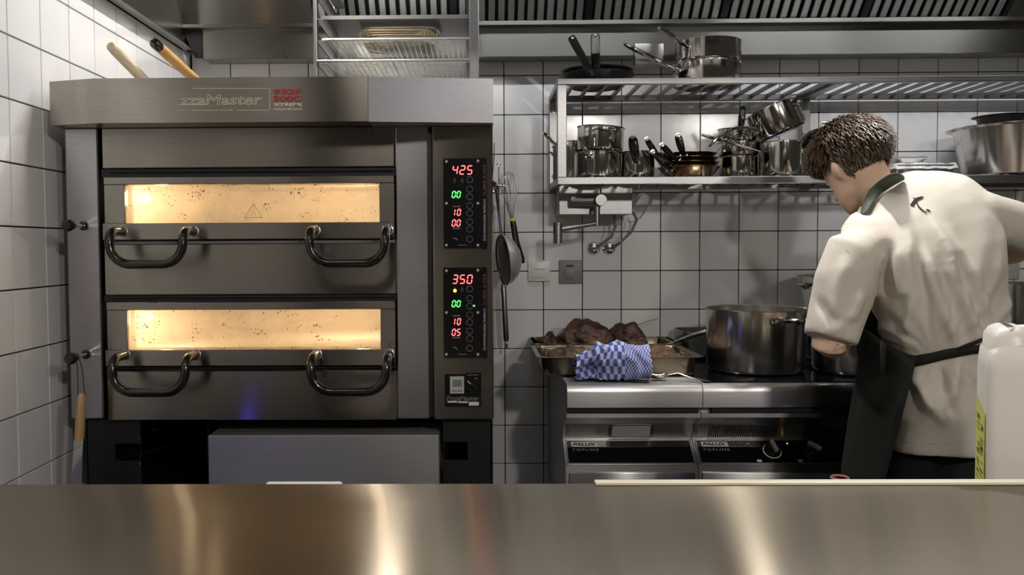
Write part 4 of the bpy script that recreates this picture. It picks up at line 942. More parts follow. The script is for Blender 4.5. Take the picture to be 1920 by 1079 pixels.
# knobs and lamps on the induction console
for x, y, mt in ((1447, 848, 'black_handle'), (1523, 847, 'black_handle')):
    p_ = at(x, y, GF + 0.09); lx = p_.x; ly = SLn * 0.5
    kb = MB(); c_ = CM @ V((lx, ly, 0.0018)); kb.lathe([(0.026, 0), (0.024, 0.012), (0.021, 0.02), (0.0005, 0.021)], 28, c_, sn)
    kb = kb.build('knob', mt, s_r); m5 = Matrix.Translation(c_) @ Matrix((V((1, 0, 0)), sd, sn)).transposed().to_4x4() @ Matrix.Rotation(0.2 if x < 1500 else 0.9, 4, 'Z')
    MB().box(-0.006, 0.006, -0.022, 0.022, 0.018, 0.034, 0.003, mtx=m5).build('grip', 'grey_plastic', kb)
    if x < 1500: MB().lathe([(0.0285, 0.0), (0.0285, 0.001), (0.0262, 0.0012)], 28, c_, sn).build('dial_ring', 'hood_print', kb)
    MB().box(lx - 0.05, lx - 0.037, 0, 0, 0, 0) if False else None
    cbox(MB(), lx - 0.056, lx - 0.042, 0.012, 0.021, 0.0018, 0.0022).build('dial_symbol', 'white_print' if x < 1500 else 'grey_print', s_r)
c_ = CM @ V((at(1478, 834, GF + .1).x, SLn * 0.77, 0.0018)); MB().lathe([(0.0022, 0), (0.0015, 0.0015)], 10, c_, sn).build('indicator_light', 'amber_led', s_r)
c_ = CM @ V((at(1404, 834, GF + .1).x, SLn * 0.77, 0.0018)); MB().lathe([(0.005, 0), (0.0035, 0.002)], 10, c_, sn).build('indicator_light', 'grey_plastic', s_r)
MB().box(GX1 + 0.01, GX2 - 0.02, GF + 0.03, 3.17, GZ, GZ + 0.004, 0.001).build('glass_hob', 'black_glass', s_r)

# ------------------------------------------------------------------ roasting trays and meat
def gn_tray(x0, x1, y0, y1, zb, h, label):
    th = thing('roasting_tray', ((x0 + x1) / 2, (y0 + y1) / 2, zb), label, 'tray', 'roasting trays on the work unit')
    def L(i, z_, r): return [V((u_, v_, z_)) for u_, v_ in rrect(x0 + i, x1 - i, y0 + i, y1 - i, r, 6)]
    MB().rings([L(0.036, zb + 0.0, 0.03), L(0.022, zb + 0.008, 0.035), L(0.016, zb + h - 0.003, 0.035), L(0.013, zb + h, 0.03), L(0.0, zb + h, 0.02), L(0.0, zb + h + 0.002, 0.02), L(0.014, zb + h + 0.002, 0.03), L(0.018, zb + h - 0.004, 0.034), L(0.025, zb + 0.011, 0.033), L(0.038, zb + 0.003, 0.03)]).build('pan', 'tray_steel', th)
    return th
TZ = GZ + 0.001
gn_tray(0.186, 0.714, 2.625, 2.945, TZ, 0.062, 'front steel roasting tray of minced meat behind the blue towel')
gn_tray(0.20, 0.725, 2.955, 3.215, TZ, 0.064, 'rear steel roasting tray piled with big roasted joints')
def blob(name, c, r, label, cat, seed, rough=0.25, mat='roast_meat', group=None, sub=6, n2=5.0):
    bm = bmesh.new(); bmesh.ops.create_icosphere(bm, subdivisions=sub, radius=1)
    for v in bm.verts:
        n_ = v.co.normalized(); k = 1.04 + rough * 0.9 * noise.noise(n_ * 1.4 + V((seed, 0, 0))) + rough * 0.35 * noise.noise(n_ * 3.2 + V((0, seed, 0))) + rough * 0.14 * noise.noise(n_ * 7 + V((0, 0, seed))) + rough * 0.09 * noise.noise(n_ * 16) + rough * 0.05 * noise.noise(n_ * 36)
        q = V((n_.x * r[0], n_.y * r[1], n_.z * r[2])) * k
        if q.z < -r[2] * 0.7: q.z = -r[2] * 0.7 + (q.z + r[2] * 0.7) * 0.15
        v.co = V(c) + q
    m_ = MB(); m_.merge(bm); o = m_.build(name, mat, smooth=1.2); return tag(o, label, cat, group)
def meat(x0, x1, y0, y1, Y, dep, zb, label, seed, rough=0.25):
    a, b = at(x0, y1, Y), at(x1, y0, Y); rx = (b.x - a.x) / 2; top = b.z; rz = (top - zb) / 1.7
    blob('roast_joint', ((a.x + b.x) / 2, Y, zb + 0.7 * rz), (rx, dep, rz), label, 'meat', seed, rough, group='roasted joints in the rear tray')
meat(1011, 1046, 626, 648, 3.06, 0.05, TZ + 0.004, 'small dark piece of roast meat at the left end of the rear tray', 3.1, 0.45)
meat(1045, 1141, 604, 648, 3.07, 0.08, TZ + 0.004, 'largest browned roast joint in the middle of the rear tray', 7.7, 0.30)
meat(1139, 1213, 607, 648, 3.07, 0.075, TZ + 0.004, 'dark roast joint at the right of the rear tray', 12.3, 0.30)
# minced meat in the front tray: a heap
m_ = MB(); bmesh.ops.create_grid(m_.bm, x_segments=120, y_segments=60, size=0.5)
for v in m_.bm.verts:
    x = 0.445 + v.co.x * 0.475; y = 2.785 + v.co.y * 0.272; e = min(0.5 - abs(v.co.x), 0.5 - abs(v.co.y))
    hgt = 0.050 + 0.020 * noise.noise(V((x * 9, y * 9, 1))) + 0.012 * noise.noise(V((x * 40, y * 40, 5))) + 0.007 * noise.noise(V((x * 100, y * 100, 9))) + 0.012 * math.exp(-((x - 0.62) / 0.06) ** 2) + 0.014 * math.exp(-((x - 0.33) / 0.05) ** 2)
    v.co = V((x, y, TZ + 0.004 + max(0.002, hgt) * min(1, e * 22)))
o = m_.build('minced_meat', 'roast_meat', smooth=1.2); tag(o, 'heap of crumbly browned minced meat in the front tray', 'meat', kind='stuff')
# tongs handle and a thin rod standing in for a glint by the meat
tg = thing('tongs', at(1290, 633, 2.98), 'steel tongs resting in the tray with handle sloping up to the stockpot', 'tongs')
P0, P1 = at(1246, 648, 2.97), at(1330, 618, 2.93)
MB().tube([P0, P0.lerp(P1, .25), P0.lerp(P1, .45), P1], [0.003, 0.005, 0.0085, 0.009], 10, flat=0.7).build('upper_arm', 'polished_steel', tg)
MB().tube([P0 + V((0, 0.01, -0.004)), P1 + V((0, 0.012, -0.012))], 0.005, 8, flat=0.7).build('lower_arm', 'polished_steel', tg)
pk = MB().tube([at(1196, 610, 3.10), at(1215, 603, 3.13), at(1234, 597.5, 3.15)], 0.0017, 6).build('skewer', 'polished_steel'); tag(pk, 'thin bright metal rod added in place of a glint beside the right roast joint', 'skewer')
# ------------------------------------------------------------------ checked towel
tw = MB(); NX, NY = 64, 40
uvl = tw.bm.loops.layers.uv.new('UVMap'); grid = []
for j in range(NY + 1):
    row = []
    for i in range(NX + 1):
        s_ = i / NX; t_ = j / NY
        xp = 1080 + 137 * s_; ang = t_ * 5.2 - 0.35          # the cloth rolls over from front bottom to the top and down behind
        topy = 650 + 16 * max(0, 0.30 - s_) * 3.0 + 3 * math.sin(s_ * 9)
        h = (722 - topy); cyp = 722 - h * 0.5
        rr = 0.49 + 0.17 * noise.noise(V((s_ * 3.5, t_ * 5, 0.4))) + 0.09 * noise.noise(V((s_ * 8, t_ * 10, 4)))
        hol = math.exp(-((s_ - 0.20) / 0.14) ** 2 - ((t_ - 0.34) / 0.10) ** 2)
        if s_ < 0.28: rr *= 0.75 + 0.25 * math.sin(t_ * 12 + s_ * 6) 
        yv = cyp + math.cos(ang) * h * rr; Yv = 2.575 - math.sin(ang) * (0.052 + 0.012 * noise.noise(V((s_ * 5, t_ * 5, 7)))) * (0.85 + 0.3 * s_) + 0.065 * hol + 0.014 * noise.noise(V((s_ * 9, t_ * 9, 12)))
        p_ = at(xp, 700, 2.56); z_ = pxz(min(yv, 723.5), 2.53, 1150); z_ = max(z_, GZ + 0.003 + 0.004 * (1 + noise.noise(V((s_ * 20, t_ * 20, 2)))))
        row.append(tw.bm.verts.new(V((p_.x + 0.006 * noise.noise(V((t_ * 7, s_ * 3, 9))), Yv, z_))))
    grid.append(row)
for j in range(NY):
    for i in range(NX):
        f = tw.bm.faces.new((grid[j][i], grid[j][i + 1], grid[j + 1][i + 1], grid[j + 1][i]))
        for lp, (a_, b_) in zip(f.loops, ((i, j), (i + 1, j), (i + 1, j + 1), (i, j + 1))): lp[uvl].uv = (a_ / NX, b_ / NY)
o = tw.build('kitchen_towel', 'checked_towel', smooth=1.5); md = o.modifiers.new('s', 'SOLIDIFY'); md.thickness = 0.003
tag(o, 'crumpled blue and white checked kitchen towel in front of the meat tray', 'towel')
# spoon on the work unit
spn = thing('serving_spoon', at(1260, 712, 2.56), 'steel serving spoon lying on the work unit right of the towel', 'spoon')
zsp = GZ + 0.002
B0 = V((pxx(1236, 2.56, 705), 2.575, zsp)); m_ = MB()
m_.lathe([(0.0005, 0.003), (0.018, 0.006), (0.026, 0.012), (0.027, 0.013), (0.018, 0.004), (0.0005, 0.0)], 24, (0, 0, 0)); bmesh.ops.transform(m_.bm, matrix=Matrix.Translation(B0) @ Matrix.Diagonal((1.25, 0.85, 1.3, 1)), verts=m_.bm.verts); m_.build('bowl', 'polished_steel', spn)
MB().tube([B0 + V((0.03, -0.002, 0.015)), B0 + V((0.06, -0.01, 0.022)), V((pxx(1300, 2.53, 715), 2.535, zsp + 0.010)), V((pxx(1331, 2.515, 720), 2.515, zsp + 0.004))], [0.005, 0.0045, 0.005, 0.0035], 8, flat=0.4).build('handle', 'polished_steel', spn)

# ------------------------------------------------------------------ stockpots
HZT = GZ + 0.0045
def stockpot(cx, Y, r, h, label, ang=None, lip=0.004):
    th = thing('stockpot', (pxx(cx, Y, 650), Y, HZT), label, 'pot', 'stockpots on the stove')
    MB().lathe(wallprof(r, h, 0.003, r - 0.001, lip, 0.016), 64).build('body', 'pot_steel', th, local=True, smooth=0.7)
    for a_ in (ang if isinstance(ang, (list, tuple)) else [ang, ang + PI]): loop_handle(th, a_, r, h - 0.035, 0.048, 0.042, 0.0065, 'polished_steel')
    return th
stockpot(1416, 2.76, 0.158, 0.205, 'open steel stockpot at the front left of the stove beside the tongs', -1.25)
stockpot(1614, 2.72, 0.150, 0.19, 'steel stockpot half hidden under the elbow of the cook', -0.3)
stockpot(1592, 3.035, 0.178, 0.30, 'tallest stockpot at the back of the stove behind the arm of the cook', 0.5)
stockpot(1975, 3.00, 0.175, 0.27, 'large pot at the right edge beyond the cook and the white canister', -2.2)
dsh = thing('steel_dish', (0.80, 3.08, GZ + 0.0045), 'low grey steel dish behind the front left stockpot', 'dish')
MB().rings([[V((u_, v_, GZ + 0.0045 + z_)) for u_, v_ in rrect(0.74 + i, 1.0 - i, 2.99 + i, 3.18 - i, 0.03, 5)] for i, z_ in ((0.02, 0), (0.004, 0.012), (0.0, 0.10), (0.004, 0.10), (0.008, 0.02), (0.022, 0.004))]).build('body', 'shelf_steel', dsh)

# ================================================================== front counter
CZ, CYF = 0.8975, 1.40
ctr = thing('counter', (0.6, 1.1, 0), 'brushed stainless counter in the foreground with streaky warm reflections', 'counter')
MB().box(-1.09, 2.4, 0.62, CYF, CZ - 0.04, CZ, 0.003, 2).build('top', 'counter_steel', ctr)
MB().box(-1.06, 2.38, 0.68, CYF - 0.02, 0.10, CZ - 0.04).build('base', 'stove_steel', ctr)
MB().box(-1.09, 2.4, CYF + 0.001, CYF + 0.29, 0.76, 0.80, 0.003).build('rear_ledge', 'counter_steel', ctr)
for X in (-0.95, 0.6, 2.2):
    for Y in (0.75, 1.3): MB().lathe([(0.025, 0), (0.025, 0.10)], 12, (X, Y, 0)).build('foot', 'black_stand', ctr)
for X in (-1.0, -0.3, 0.6, 1.5, 2.3): MB().box(X, X + 0.02, CYF - 0.02, CYF + 0.27, 0.64, 0.76).build('ledge_bracket', 'black_stand', ctr)
MB().box(-0.810, -0.805, CYF - 0.0198, CYF - 0.014, 0.50, 0.72).build('blue_strip_light', 'blue_led', ctr)
MB().box(1.227, 1.230, CYF - 0.0198, CYF - 0.014, 0.56, 0.66).build('blue_strip_light', 'blue_led', ctr)
x0 = pxx(1116, 1.39, 903)
o = MB().box(x0, 2.38, CYF - 0.016, CYF + 0.004, CZ, CZ + 0.0055, 0.002, 2).build('edge_strip', 'cream_plastic'); tag(o, 'long cream plastic strip lying along the far edge of the counter', 'strip')
brd = MB().box(pxx(470, 1.5), pxx(628, 1.5, 900), 1.43, 1.59, 0.801, 0.8485, 0.006, 3).build('food_tub', 'white_plastic'); tag(brd, 'flat white tub with rounded corner just peeking over the counter edge', 'tub')
q = at(1575, 896, 1.55); jr = thing('round_tub', (q.x, 1.55, 0.801), 'small round tub with reddish rim peeking over the counter below the apron', 'tub')
MB().lathe([(0.0005, 0), (0.013, 0), (0.015, q.z - 0.803), (0.013, q.z - 0.803), (0.011, 0.004), (0.0005, 0.004)], 24).build('body', 'black_glass', jr, local=True)
MB().lathe([(0.0155, q.z - 0.805), (0.0175, q.z - 0.802), (0.0155, q.z - 0.799), (0.0135, q.z - 0.802), (0.0155, q.z - 0.805)], 24).build('rim', 'pink_rim', jr, local=True)
# white canister
c0 = at(1849, 760, 1.515); can = thing('jerrycan', (c0.x, 1.515, 0.801), 'white plastic canister with yellow label at the right end of the counter', 'canister', rot=Matrix.Rotation(math.radians(-25), 3, 'Z').to_quaternion())
HT = pxz(640, 1.55, 1890) - 0.801; JW, JD = 0.215, 0.165
MB().rings([[V((u_, v_, z_)) for u_, v_ in rrect(i, JW - i, i, JD - i, r_, 6)] for z_, i, r_ in ((0, 0.012, 0.03), (0.012, 0.002, 0.022), (0.10, 0.001, 0.020), (HT - 0.05, 0.0, 0.020), (HT - 0.02, 0.003, 0.022), (HT - 0.005, 0.012, 0.025), (HT, 0.026, 0.025))]).build('body', 'milky_plastic', can, local=True)
H2 = pxz(609, 1.58, 1860) - 0.801
MB().rings([[V((u_, v_, z_)) for u_, v_ in rrect(0.004 + i, 0.068 - i * 0.6, 0.012 + i, JD - 0.012 - i, 0.022, 5)] for z_, i in ((HT - 0.04, 0.0), (H2 - 0.018, 0.003), (H2 - 0.006, 0.010), (H2, 0.020))]).build('shoulder', 'milky_plastic', can, local=True)
MB().tube([(0.05, JD / 2, H2 - 0.012), (0.085, JD / 2, H2 - 0.008), (0.12, JD / 2, HT + 0.012), (0.15, JD / 2, HT - 0.006)], 0.012, 12).build('carry_handle', 'milky_plastic', can, local=True)
MB().lathe([(0.024, 0), (0.024, 0.018), (0.021, 0.022), (0.0005, 0.022)], 24, (JW - 0.04, JD / 2, HT - 0.002)).build('cap', 'white_plastic', can, local=True)
LZ = pxz(744, 1.62, 1835) - 0.801
lbl = MB().rings([[V((-0.0006, v_, z_ - (0.014 * (0.145 - v_) / 0.125 if z_ > 0.05 else 0))) for v_ in (0.145, 0.10, 0.06, 0.02)] + [V((0.0, 0.014, z_ - (0.015 if z_ > 0.05 else 0)))] for z_ in (0.012, LZ)], caps=False, closed=False).build('label', 'yellow_label', can, local=True, smooth=1.0)
random.seed(3); tx_ = MB()
for k in range(46):
    zc = 0.03 + random.random() * (LZ - 0.06); v0 = 0.025 + 0.05 * (k % 2) + random.random() * 0.01; tx_.box(-0.0012, -0.0007, v0, v0 + 0.02 + 0.025 * random.random(), zc, zc + 0.0016)
tx_.build('label_text', 'dark_print', lbl, local=True)

# ================================================================== the cook
def ell(c, a, b, n=28, p=2.0):
    c, a, b = V(c), V(a), V(b); o = []
    for k in range(n):
        t_ = 2 * PI * k / n; ct, st = math.cos(t_), math.sin(t_)
        o.append(c + a * math.copysign(abs(ct) ** (2 / p), ct) + b * math.copysign(abs(st) ** (2 / p), st))
    return o
def remesh(mb, name, vox, smooth_it=4):
    me = mb.mesh(name, None, 0); o = bpy.data.objects.new(name, me); COL.objects.link(o)
    m1 = o.modifiers.new('r', 'REMESH'); m1.mode = 'VOXEL'; m1.voxel_size = vox
    m2 = o.modifiers.new('s', 'SMOOTH'); m2.iterations = smooth_it; m2.factor = 0.5
    dg = bpy.context.evaluated_depsgraph_get(); me2 = bpy.data.meshes.new_from_object(o.evaluated_get(dg))
    bpy.data.objects.remove(o); bpy.data.meshes.remove(me); return me2
def add_mesh(me, name, mat, parent):
    me.transform(Matrix.Translation(-wloc(parent))); me.materials.clear(); me.materials.append(MATS[mat])
    me.polygons.foreach_set('use_smooth', [True] * len(me.polygons))
    o = bpy.data.objects.new(name, me); COL.objects.link(o); o.parent = parent; return o
PB = 2.20
hip = at(1752, 700, PB); hip.z = 0.93
cook = thing('person', (hip.x, PB, 0), 'cook in cream t-shirt and dark green apron bent over the stove, seen from behind', 'person')
def P2(x, y, Y=PB): return at(x, y, Y)
def limb(mb, pts, rad, n=16, flat=1.0): mb.tube(pts, rad, n, flat)
# shirt: torso rings bottom to top   (cx, cy, half width px, tilt dy, depth, Y)
T = MB(); rings_ = []
for xl, yl, xr, yr, dep, Y in ((1662, 842, 1852, 838, 0.118, 2.19), (1672, 790, 1850, 786, 0.120, 2.19), (1686, 720, 1846, 712, 0.118, 2.195), (1676, 660, 1858, 650, 0.120, 2.195), (1652, 590, 1868, 575, 0.128, 2.20), (1632, 520, 1872, 500, 0.130, 2.205), (1598, 468, 1872, 430, 0.122, 2.215), (1580, 440, 1862, 385, 0.108, 2.23), (1600, 412, 1838, 350, 0.090, 2.245), (1612, 402, 1808, 328, 0.080, 2.262), (1612, 404, 1772, 322, 0.085, 2.28), (1613, 404, 1722, 324, 0.082, 2.295), (1618, 396, 1706, 324, 0.070, 2.31)):
    l_, r_ = at(xl, yl, Y), at(xr, yr, Y); c_ = (l_ + r_) / 2; a_ = (r_ - l_) / 2
    rings_.append(ell(c_, a_, V((0, dep, 0.25 * dep if yl < 500 else 0)), 36, 2.4))
T.rings(rings_)
SLs = at(1600, 478, 2.205); ELB = at(1553, 652, 2.17); SRs = at(1838, 405, 2.22); ERB = at(1972, 446, 2.24)
limb(T, [SLs + V((0.06, 0, 0.02)), SLs, SLs.lerp(ELB, .3), SLs.lerp(ELB, .62), SLs.lerp(ELB, .92)], [0.06, 0.076, 0.079, 0.074, 0.068], 20)
limb(T, [SRs + V((-0.06, 0.0, 0.0)), SRs, SRs.lerp(ERB, .4), SRs.lerp(ERB, .78)], [0.06, 0.066, 0.063, 0.060], 20)
me = remesh(T, 't_shirt', 0.0075, 5)
# folds: diagonal drag lines from the right shoulder blade down to the left hip, gathering at the waist band
anchor = at(1760, 665, 2.08)
CRE = [([(1742, 405), (1775, 480), (1800, 560), (1842, 660)], 9, 0.013), ([(1730, 470), (1752, 540), (1790, 645)], 8, 0.012), ([(1700, 420), (1706, 490), (1718, 560), (1698, 648)], 10, 0.011), ([(1668, 452), (1660, 500), (1664, 560)], 12, -0.014), ([(1781, 430), (1822, 520), (1852, 610)], 7, 0.010), ([(1678, 450), (1690, 520), (1700, 560)], 8, 0.008),
       ([(1713, 691), (1748, 763), (1775, 796)], 9, 0.011), ([(1799, 672), (1790, 712), (1781, 752)], 9, 0.009), ([(1765, 690), (1768, 740)], 10, -0.009), ([(1690, 770), (1740, 780), (1800, 770)], 12, -0.005), ([(1590, 480), (1570, 540), (1560, 600)], 12, 0.006), ([(1620, 540), (1600, 590), (1560, 625)], 9, 0.008), ([(1530, 560), (1560, 600), (1600, 610)], 8, -0.006)]
def creases(co):
    d = co - CAM; c_ = d.dot(fwd); X_ = CX + FPX * d.dot(RGT) / c_; Y_ = CY - FPX * d.dot(UPV) / c_; tot = 0.0
    for pts, wd, A in CRE:
        if X_ < min(p[0] for p in pts) - 40 or X_ > max(p[0] for p in pts) + 40 or Y_ < pts[0][1] - 60 or Y_ > pts[-1][1] + 60: continue
        best = 1e9; bt = 0
        for k in range(len(pts) - 1):
            (x0_, y0_), (x1_, y1_) = pts[k], pts[k + 1]; ex, ey = x1_ - x0_, y1_ - y0_; t_ = max(0, min(1, ((X_ - x0_) * ex + (Y_ - y0_) * ey) / (ex * ex + ey * ey)))
            q = math.hypot(X_ - x0_ - ex * t_, Y_ - y0_ - ey * t_)
            if q < best: best = q; bt = (k + t_) / (len(pts) - 1)
        tot += A * 1.9 * math.exp(-(best / (wd * 1.1)) ** 2) * min(1, bt / 0.25 + 0.15, (1 - bt) / 0.2 + 0.25)
    return tot
NRM = [(v.co.copy(), v.normal.copy()) for v in me.vertices]
for v, (co, n_) in zip(me.vertices, NRM):
    if n_.y > 0.45: continue
    tors = max(0.0, min(1.0, (co.x - SLs.x - 0.02) / 0.06)) * max(0.0, min(1.0, (SRs.x + 0.05 - co.x) / 0.04))
    dx, dz = co.x - anchor.x, co.z - anchor.z
    an = math.atan2(dx, abs(dz) + 0.02); rad = math.hypot(dx, dz)
    f = noise.noise(V((an * 5.0, rad * 1.2, 1.7)))
    ridge = 1 - abs(f) * 2
    m_ = min(1, rad / 0.08) * (1.0 if dz < 0 else max(0.2, 1 - max(0, dz - 0.20) * 5)) * tors * (1 if dz > -0.14 else max(0, 1 - (-0.14 - dz) / 0.05))
    big = noise.noise(V((co.x * 9 + co.z * 4, co.z * 5, 2)))
    wz = math.exp(-((dz + 0.02) / 0.03) ** 2)
    v.co = co + n_ * (0.012 * ridge * m_ + creases(co) + 0.007 * big - 0.008 * wz)
shirt = add_mesh(me, 't_shirt', 'cream_cotton', cook)
md = shirt.modifiers.new('s', 'SMOOTH'); md.iterations = 3
bpy.context.view_layer.update()
bvh = BVHTree.FromObject(shirt, bpy.context.evaluated_depsgraph_get()); sw = wloc(shirt)
def on_shirt(x, y, off=0.004):
    d = ray(x, y).normalized(); h_ = bvh.ray_cast(CAM - sw, d)
    if h_[0] is None: return at(x, y, 2.08)
    return h_[0] + sw - d * off
def print_poly(mb, pts, n=1):
    vs = [mb.bm.verts.new(on_shirt(*p_)) for p_ in pts]; mb.bm.faces.new(vs)
pm = MB()
def strip(L, R):
    vl = [pm.bm.verts.new(on_shirt(*p_)) for p_ in L]; vr = [pm.bm.verts.new(on_shirt(*p_)) for p_ in R]
    for i in range(len(L) - 1): pm.bm.faces.new((vl[i], vl[i + 1], vr[i + 1], vr[i]))
strip([(1706.3, 384.7), (1710, 379), (1713.7, 374.3), (1717, 371.3), (1722, 369.6), (1728, 368.2), (1732.4, 369.4)], [(1713.7, 388), (1714.8, 385), (1716, 382), (1718.4, 379.2), (1721.5, 376.4), (1725.8, 373.8), (1732.4, 370.2)])
strip([(1711.2, 370), (1714.5, 371.4), (1717, 373)], [(1711.6, 371.4), (1713.8, 373), (1715.5, 375.5)])
strip([(1717.8, 379), (1721.3, 388), (1727, 394.2), (1732, 397.4), (1737.4, 399.8)], [(1719.8, 378.5), (1723.5, 386.8), (1729, 392.2), (1733.2, 395.4), (1738.4, 397.8)])
strip([(1736.3, 393.6), (1739.5, 395.6), (1744, 397.4)], [(1737.3, 391.8), (1741.5, 393), (1745, 395.6)])
pm.build('printed_mark', 'fabric_print', shirt)
# hems
def hem_line(pts, r, nm='hem_seam'):
    MB().tube([on_shirt(x, y, 0.0005) for x, y in pts], r, 5).build(nm, 'cream_cotton', shirt)
hem_line([(1566, 452), (1590, 470), (1610, 490), (1625, 510), (1640, 535)], 0.0014)
hem_line([(1672, 824), (1700, 829), (1740, 832), (1780, 831), (1822, 824)], 0.0014)
hem_line([(1512, 622), (1530, 633), (1555, 643), (1580, 648), (1600, 647)], 0.0014)
# body: head, neck, arms with hands, legs
HC = at(1602, 311, 2.42)
Fd = V((-0.17, 0.74, -0.65)).normalized(); Ud = V((-0.14, 0.55, 0.80)); Ud = (Ud - Fd * Ud.dot(Fd)).normalized(); Ld = Ud.cross(Fd).normalized()
B_ = MB()
hr = []   # (height, half width, front, back)
HEAD = [(-0.118, 0.020, 0.085, -0.050), (-0.108, 0.036, 0.094, -0.030), (-0.085, 0.054, 0.094, 0.005), (-0.055, 0.063, 0.090, 0.045), (-0.02, 0.070, 0.088, 0.075), (0.02, 0.0755, 0.090, 0.092), (0.055, 0.0755, 0.088, 0.096), (0.085, 0.066, 0.074, 0.084), (0.105, 0.048, 0.050, 0.060), (0.117, 0.022, 0.020, 0.028)]
for h, w_, fr_, bk_ in HEAD:
    c_ = HC + Ud * h + Fd * ((fr_ - bk_) / 2); hr.append(ell(c_, Ld * w_, Fd * ((fr_ + bk_) / 2), 28, 2.2))
B_.rings(hr)
def ball(c, ax_, n=2):
    bm = bmesh.new(); bmesh.ops.create_icosphere(bm, subdivisions=n, radius=1)
    m3 = Matrix([V(a_) for a_ in ax_]).transposed()
    for v in bm.verts: v.co = V(c) + m3 @ v.co
    B_.merge(bm)
B_.tube([HC + Fd * 0.086 + Ud * 0.022, HC + Fd * 0.100 + Ud * 0.0, HC + Fd * 0.112 - Ud * 0.022, HC + Fd * 0.094 - Ud * 0.034], [0.006, 0.009, 0.014, 0.009], 10)
ball(HC + Fd * 0.090 - Ud * 0.062, (Ld * 0.024, Fd * 0.009, Ud * 0.006)); ball(HC + Fd * 0.089 - Ud * 0.072, (Ld * 0.020, Fd * 0.009, Ud * 0.006))
for s_ in (-1, 1):
    e_ = HC + Ld * (s_ * 0.074) - Fd * 0.006 - Ud * 0.030
    ball(e_, (Ld * 0.010, (Fd * 0.9 - Ud * 0.2) * 0.020, (Ud * 0.95 + Fd * 0.15) * 0.029))
    ball(e_ + Ld * (s_ * 0.010) - Fd * 0.008 + Ud * 0.006, (Ld * 0.006, Fd * 0.015, Ud * 0.024))
NK = at(1664, 384, 2.36)
B_.tube([HC - Ud * 0.03 - Fd * 0.025, HC.lerp(NK, .5) - V((0, 0.01, 0)), NK, NK + V((0.03, -0.01, -0.08))], [0.056, 0.055, 0.055, 0.055], 20)
# trunk core (inside the shirt), pelvis and legs
core = [(1752, 690, 2.20, 0.09, 0.07), (1758, 620, 2.205, 0.115, 0.085), (1752, 540, 2.21, 0.125, 0.09), (1738, 470, 2.22, 0.13, 0.085), (1712, 420, 2.235, 0.11, 0.07)]
B_.rings([ell(hip + V((0, 0, -0.06)), V((0.10, 0, 0)), V((0, 0.075, 0)), 24)] + [ell(at(x, y, Y), V((hw, 0, 0)), V((0, dp, 0)), 24) for x, y, Y, hw, dp in core])
for s_ in (-1, 1):
    h0 = hip + V((s_ * 0.055, 0, -0.02)); B_.tube([h0 + V((0, 0, 0.06)), h0 + V((s_ * 0.005, 0, -0.14)), V((h0.x + s_ * 0.02, 2.21, 0.50)), V((h0.x + s_ * 0.02, 2.19, 0.30)), V((h0.x + s_ * 0.02, 2.18, 0.08)), V((h0.x + s_ * 0.02, 2.18, 0.03))], [0.055, 0.062, 0.056, 0.054, 0.038, 0.04], 16)
def arm(sh, el, wr, palm_n, curl):
    B_.tube([sh, sh.lerp(el, .5), el, el.lerp(wr, .25), el.lerp(wr, .7), wr], [0.052, 0.050, 0.043, 0.045, 0.035, 0.027], 16)
    d = (wr - el).normalized(); s_ = d.cross(V(palm_n)).normalized(); up = s_.cross(d)
    pc = wr + d * 0.045; ball(pc, (d * 0.05, s_ * 0.042, up * 0.015))
    for k, (o_, L) in enumerate(((-0.030, 0.066), (-0.010, 0.076), (0.010, 0.072), (0.029, 0.058))):
        b_ = wr + d * 0.082 + s_ * o_; p1 = b_ + d * (L * 0.45) - up * (0.25 * L * curl); p2 = p1 + d * (L * 0.25) - up * (L * 0.32 * curl); p3 = p2 + d * (L * 0.02) - up * (L * 0.28 * curl)
        B_.tube([b_ - d * 0.02, b_, p1, p2, p3], [0.0095, 0.0095, 0.009, 0.0085, 0.006], 8)
    b_ = wr + d * 0.025 + s_ * (-0.032); B_.tube([b_, b_ + d * 0.025 - s_ * 0.022 - up * 0.008, b_ + d * 0.05 - s_ * 0.026 - up * 0.022, b_ + d * 0.068 - s_ * 0.018 - up * 0.034], [0.012, 0.0115, 0.010, 0.007], 8)
WL = V((1.05, 2.40, 1.06)); WR = V((1.30, 2.50, 1.215))
arm(SLs, ELB, WL, (0, 0, 1), 1.0)
arm(SRs, ERB, WR, (0, 0, 1), 1.0)
me = remesh(B_, 'body', 0.006, 3)
body = add_mesh(me, 'body', 'skin', cook)
for s_ in (-1, 1):
    e_ = HC + Fd * 0.078 + Ud * 0.012 + Ld * (s_ * 0.031); m_ = MB(); bm = bmesh.new(); bmesh.ops.create_icosphere(bm, subdivisions=2, radius=0.0125)
    for v in bm.verts: v.co += e_
    m_.merge(bm); m_.build('eye', 'eye_white', cook)
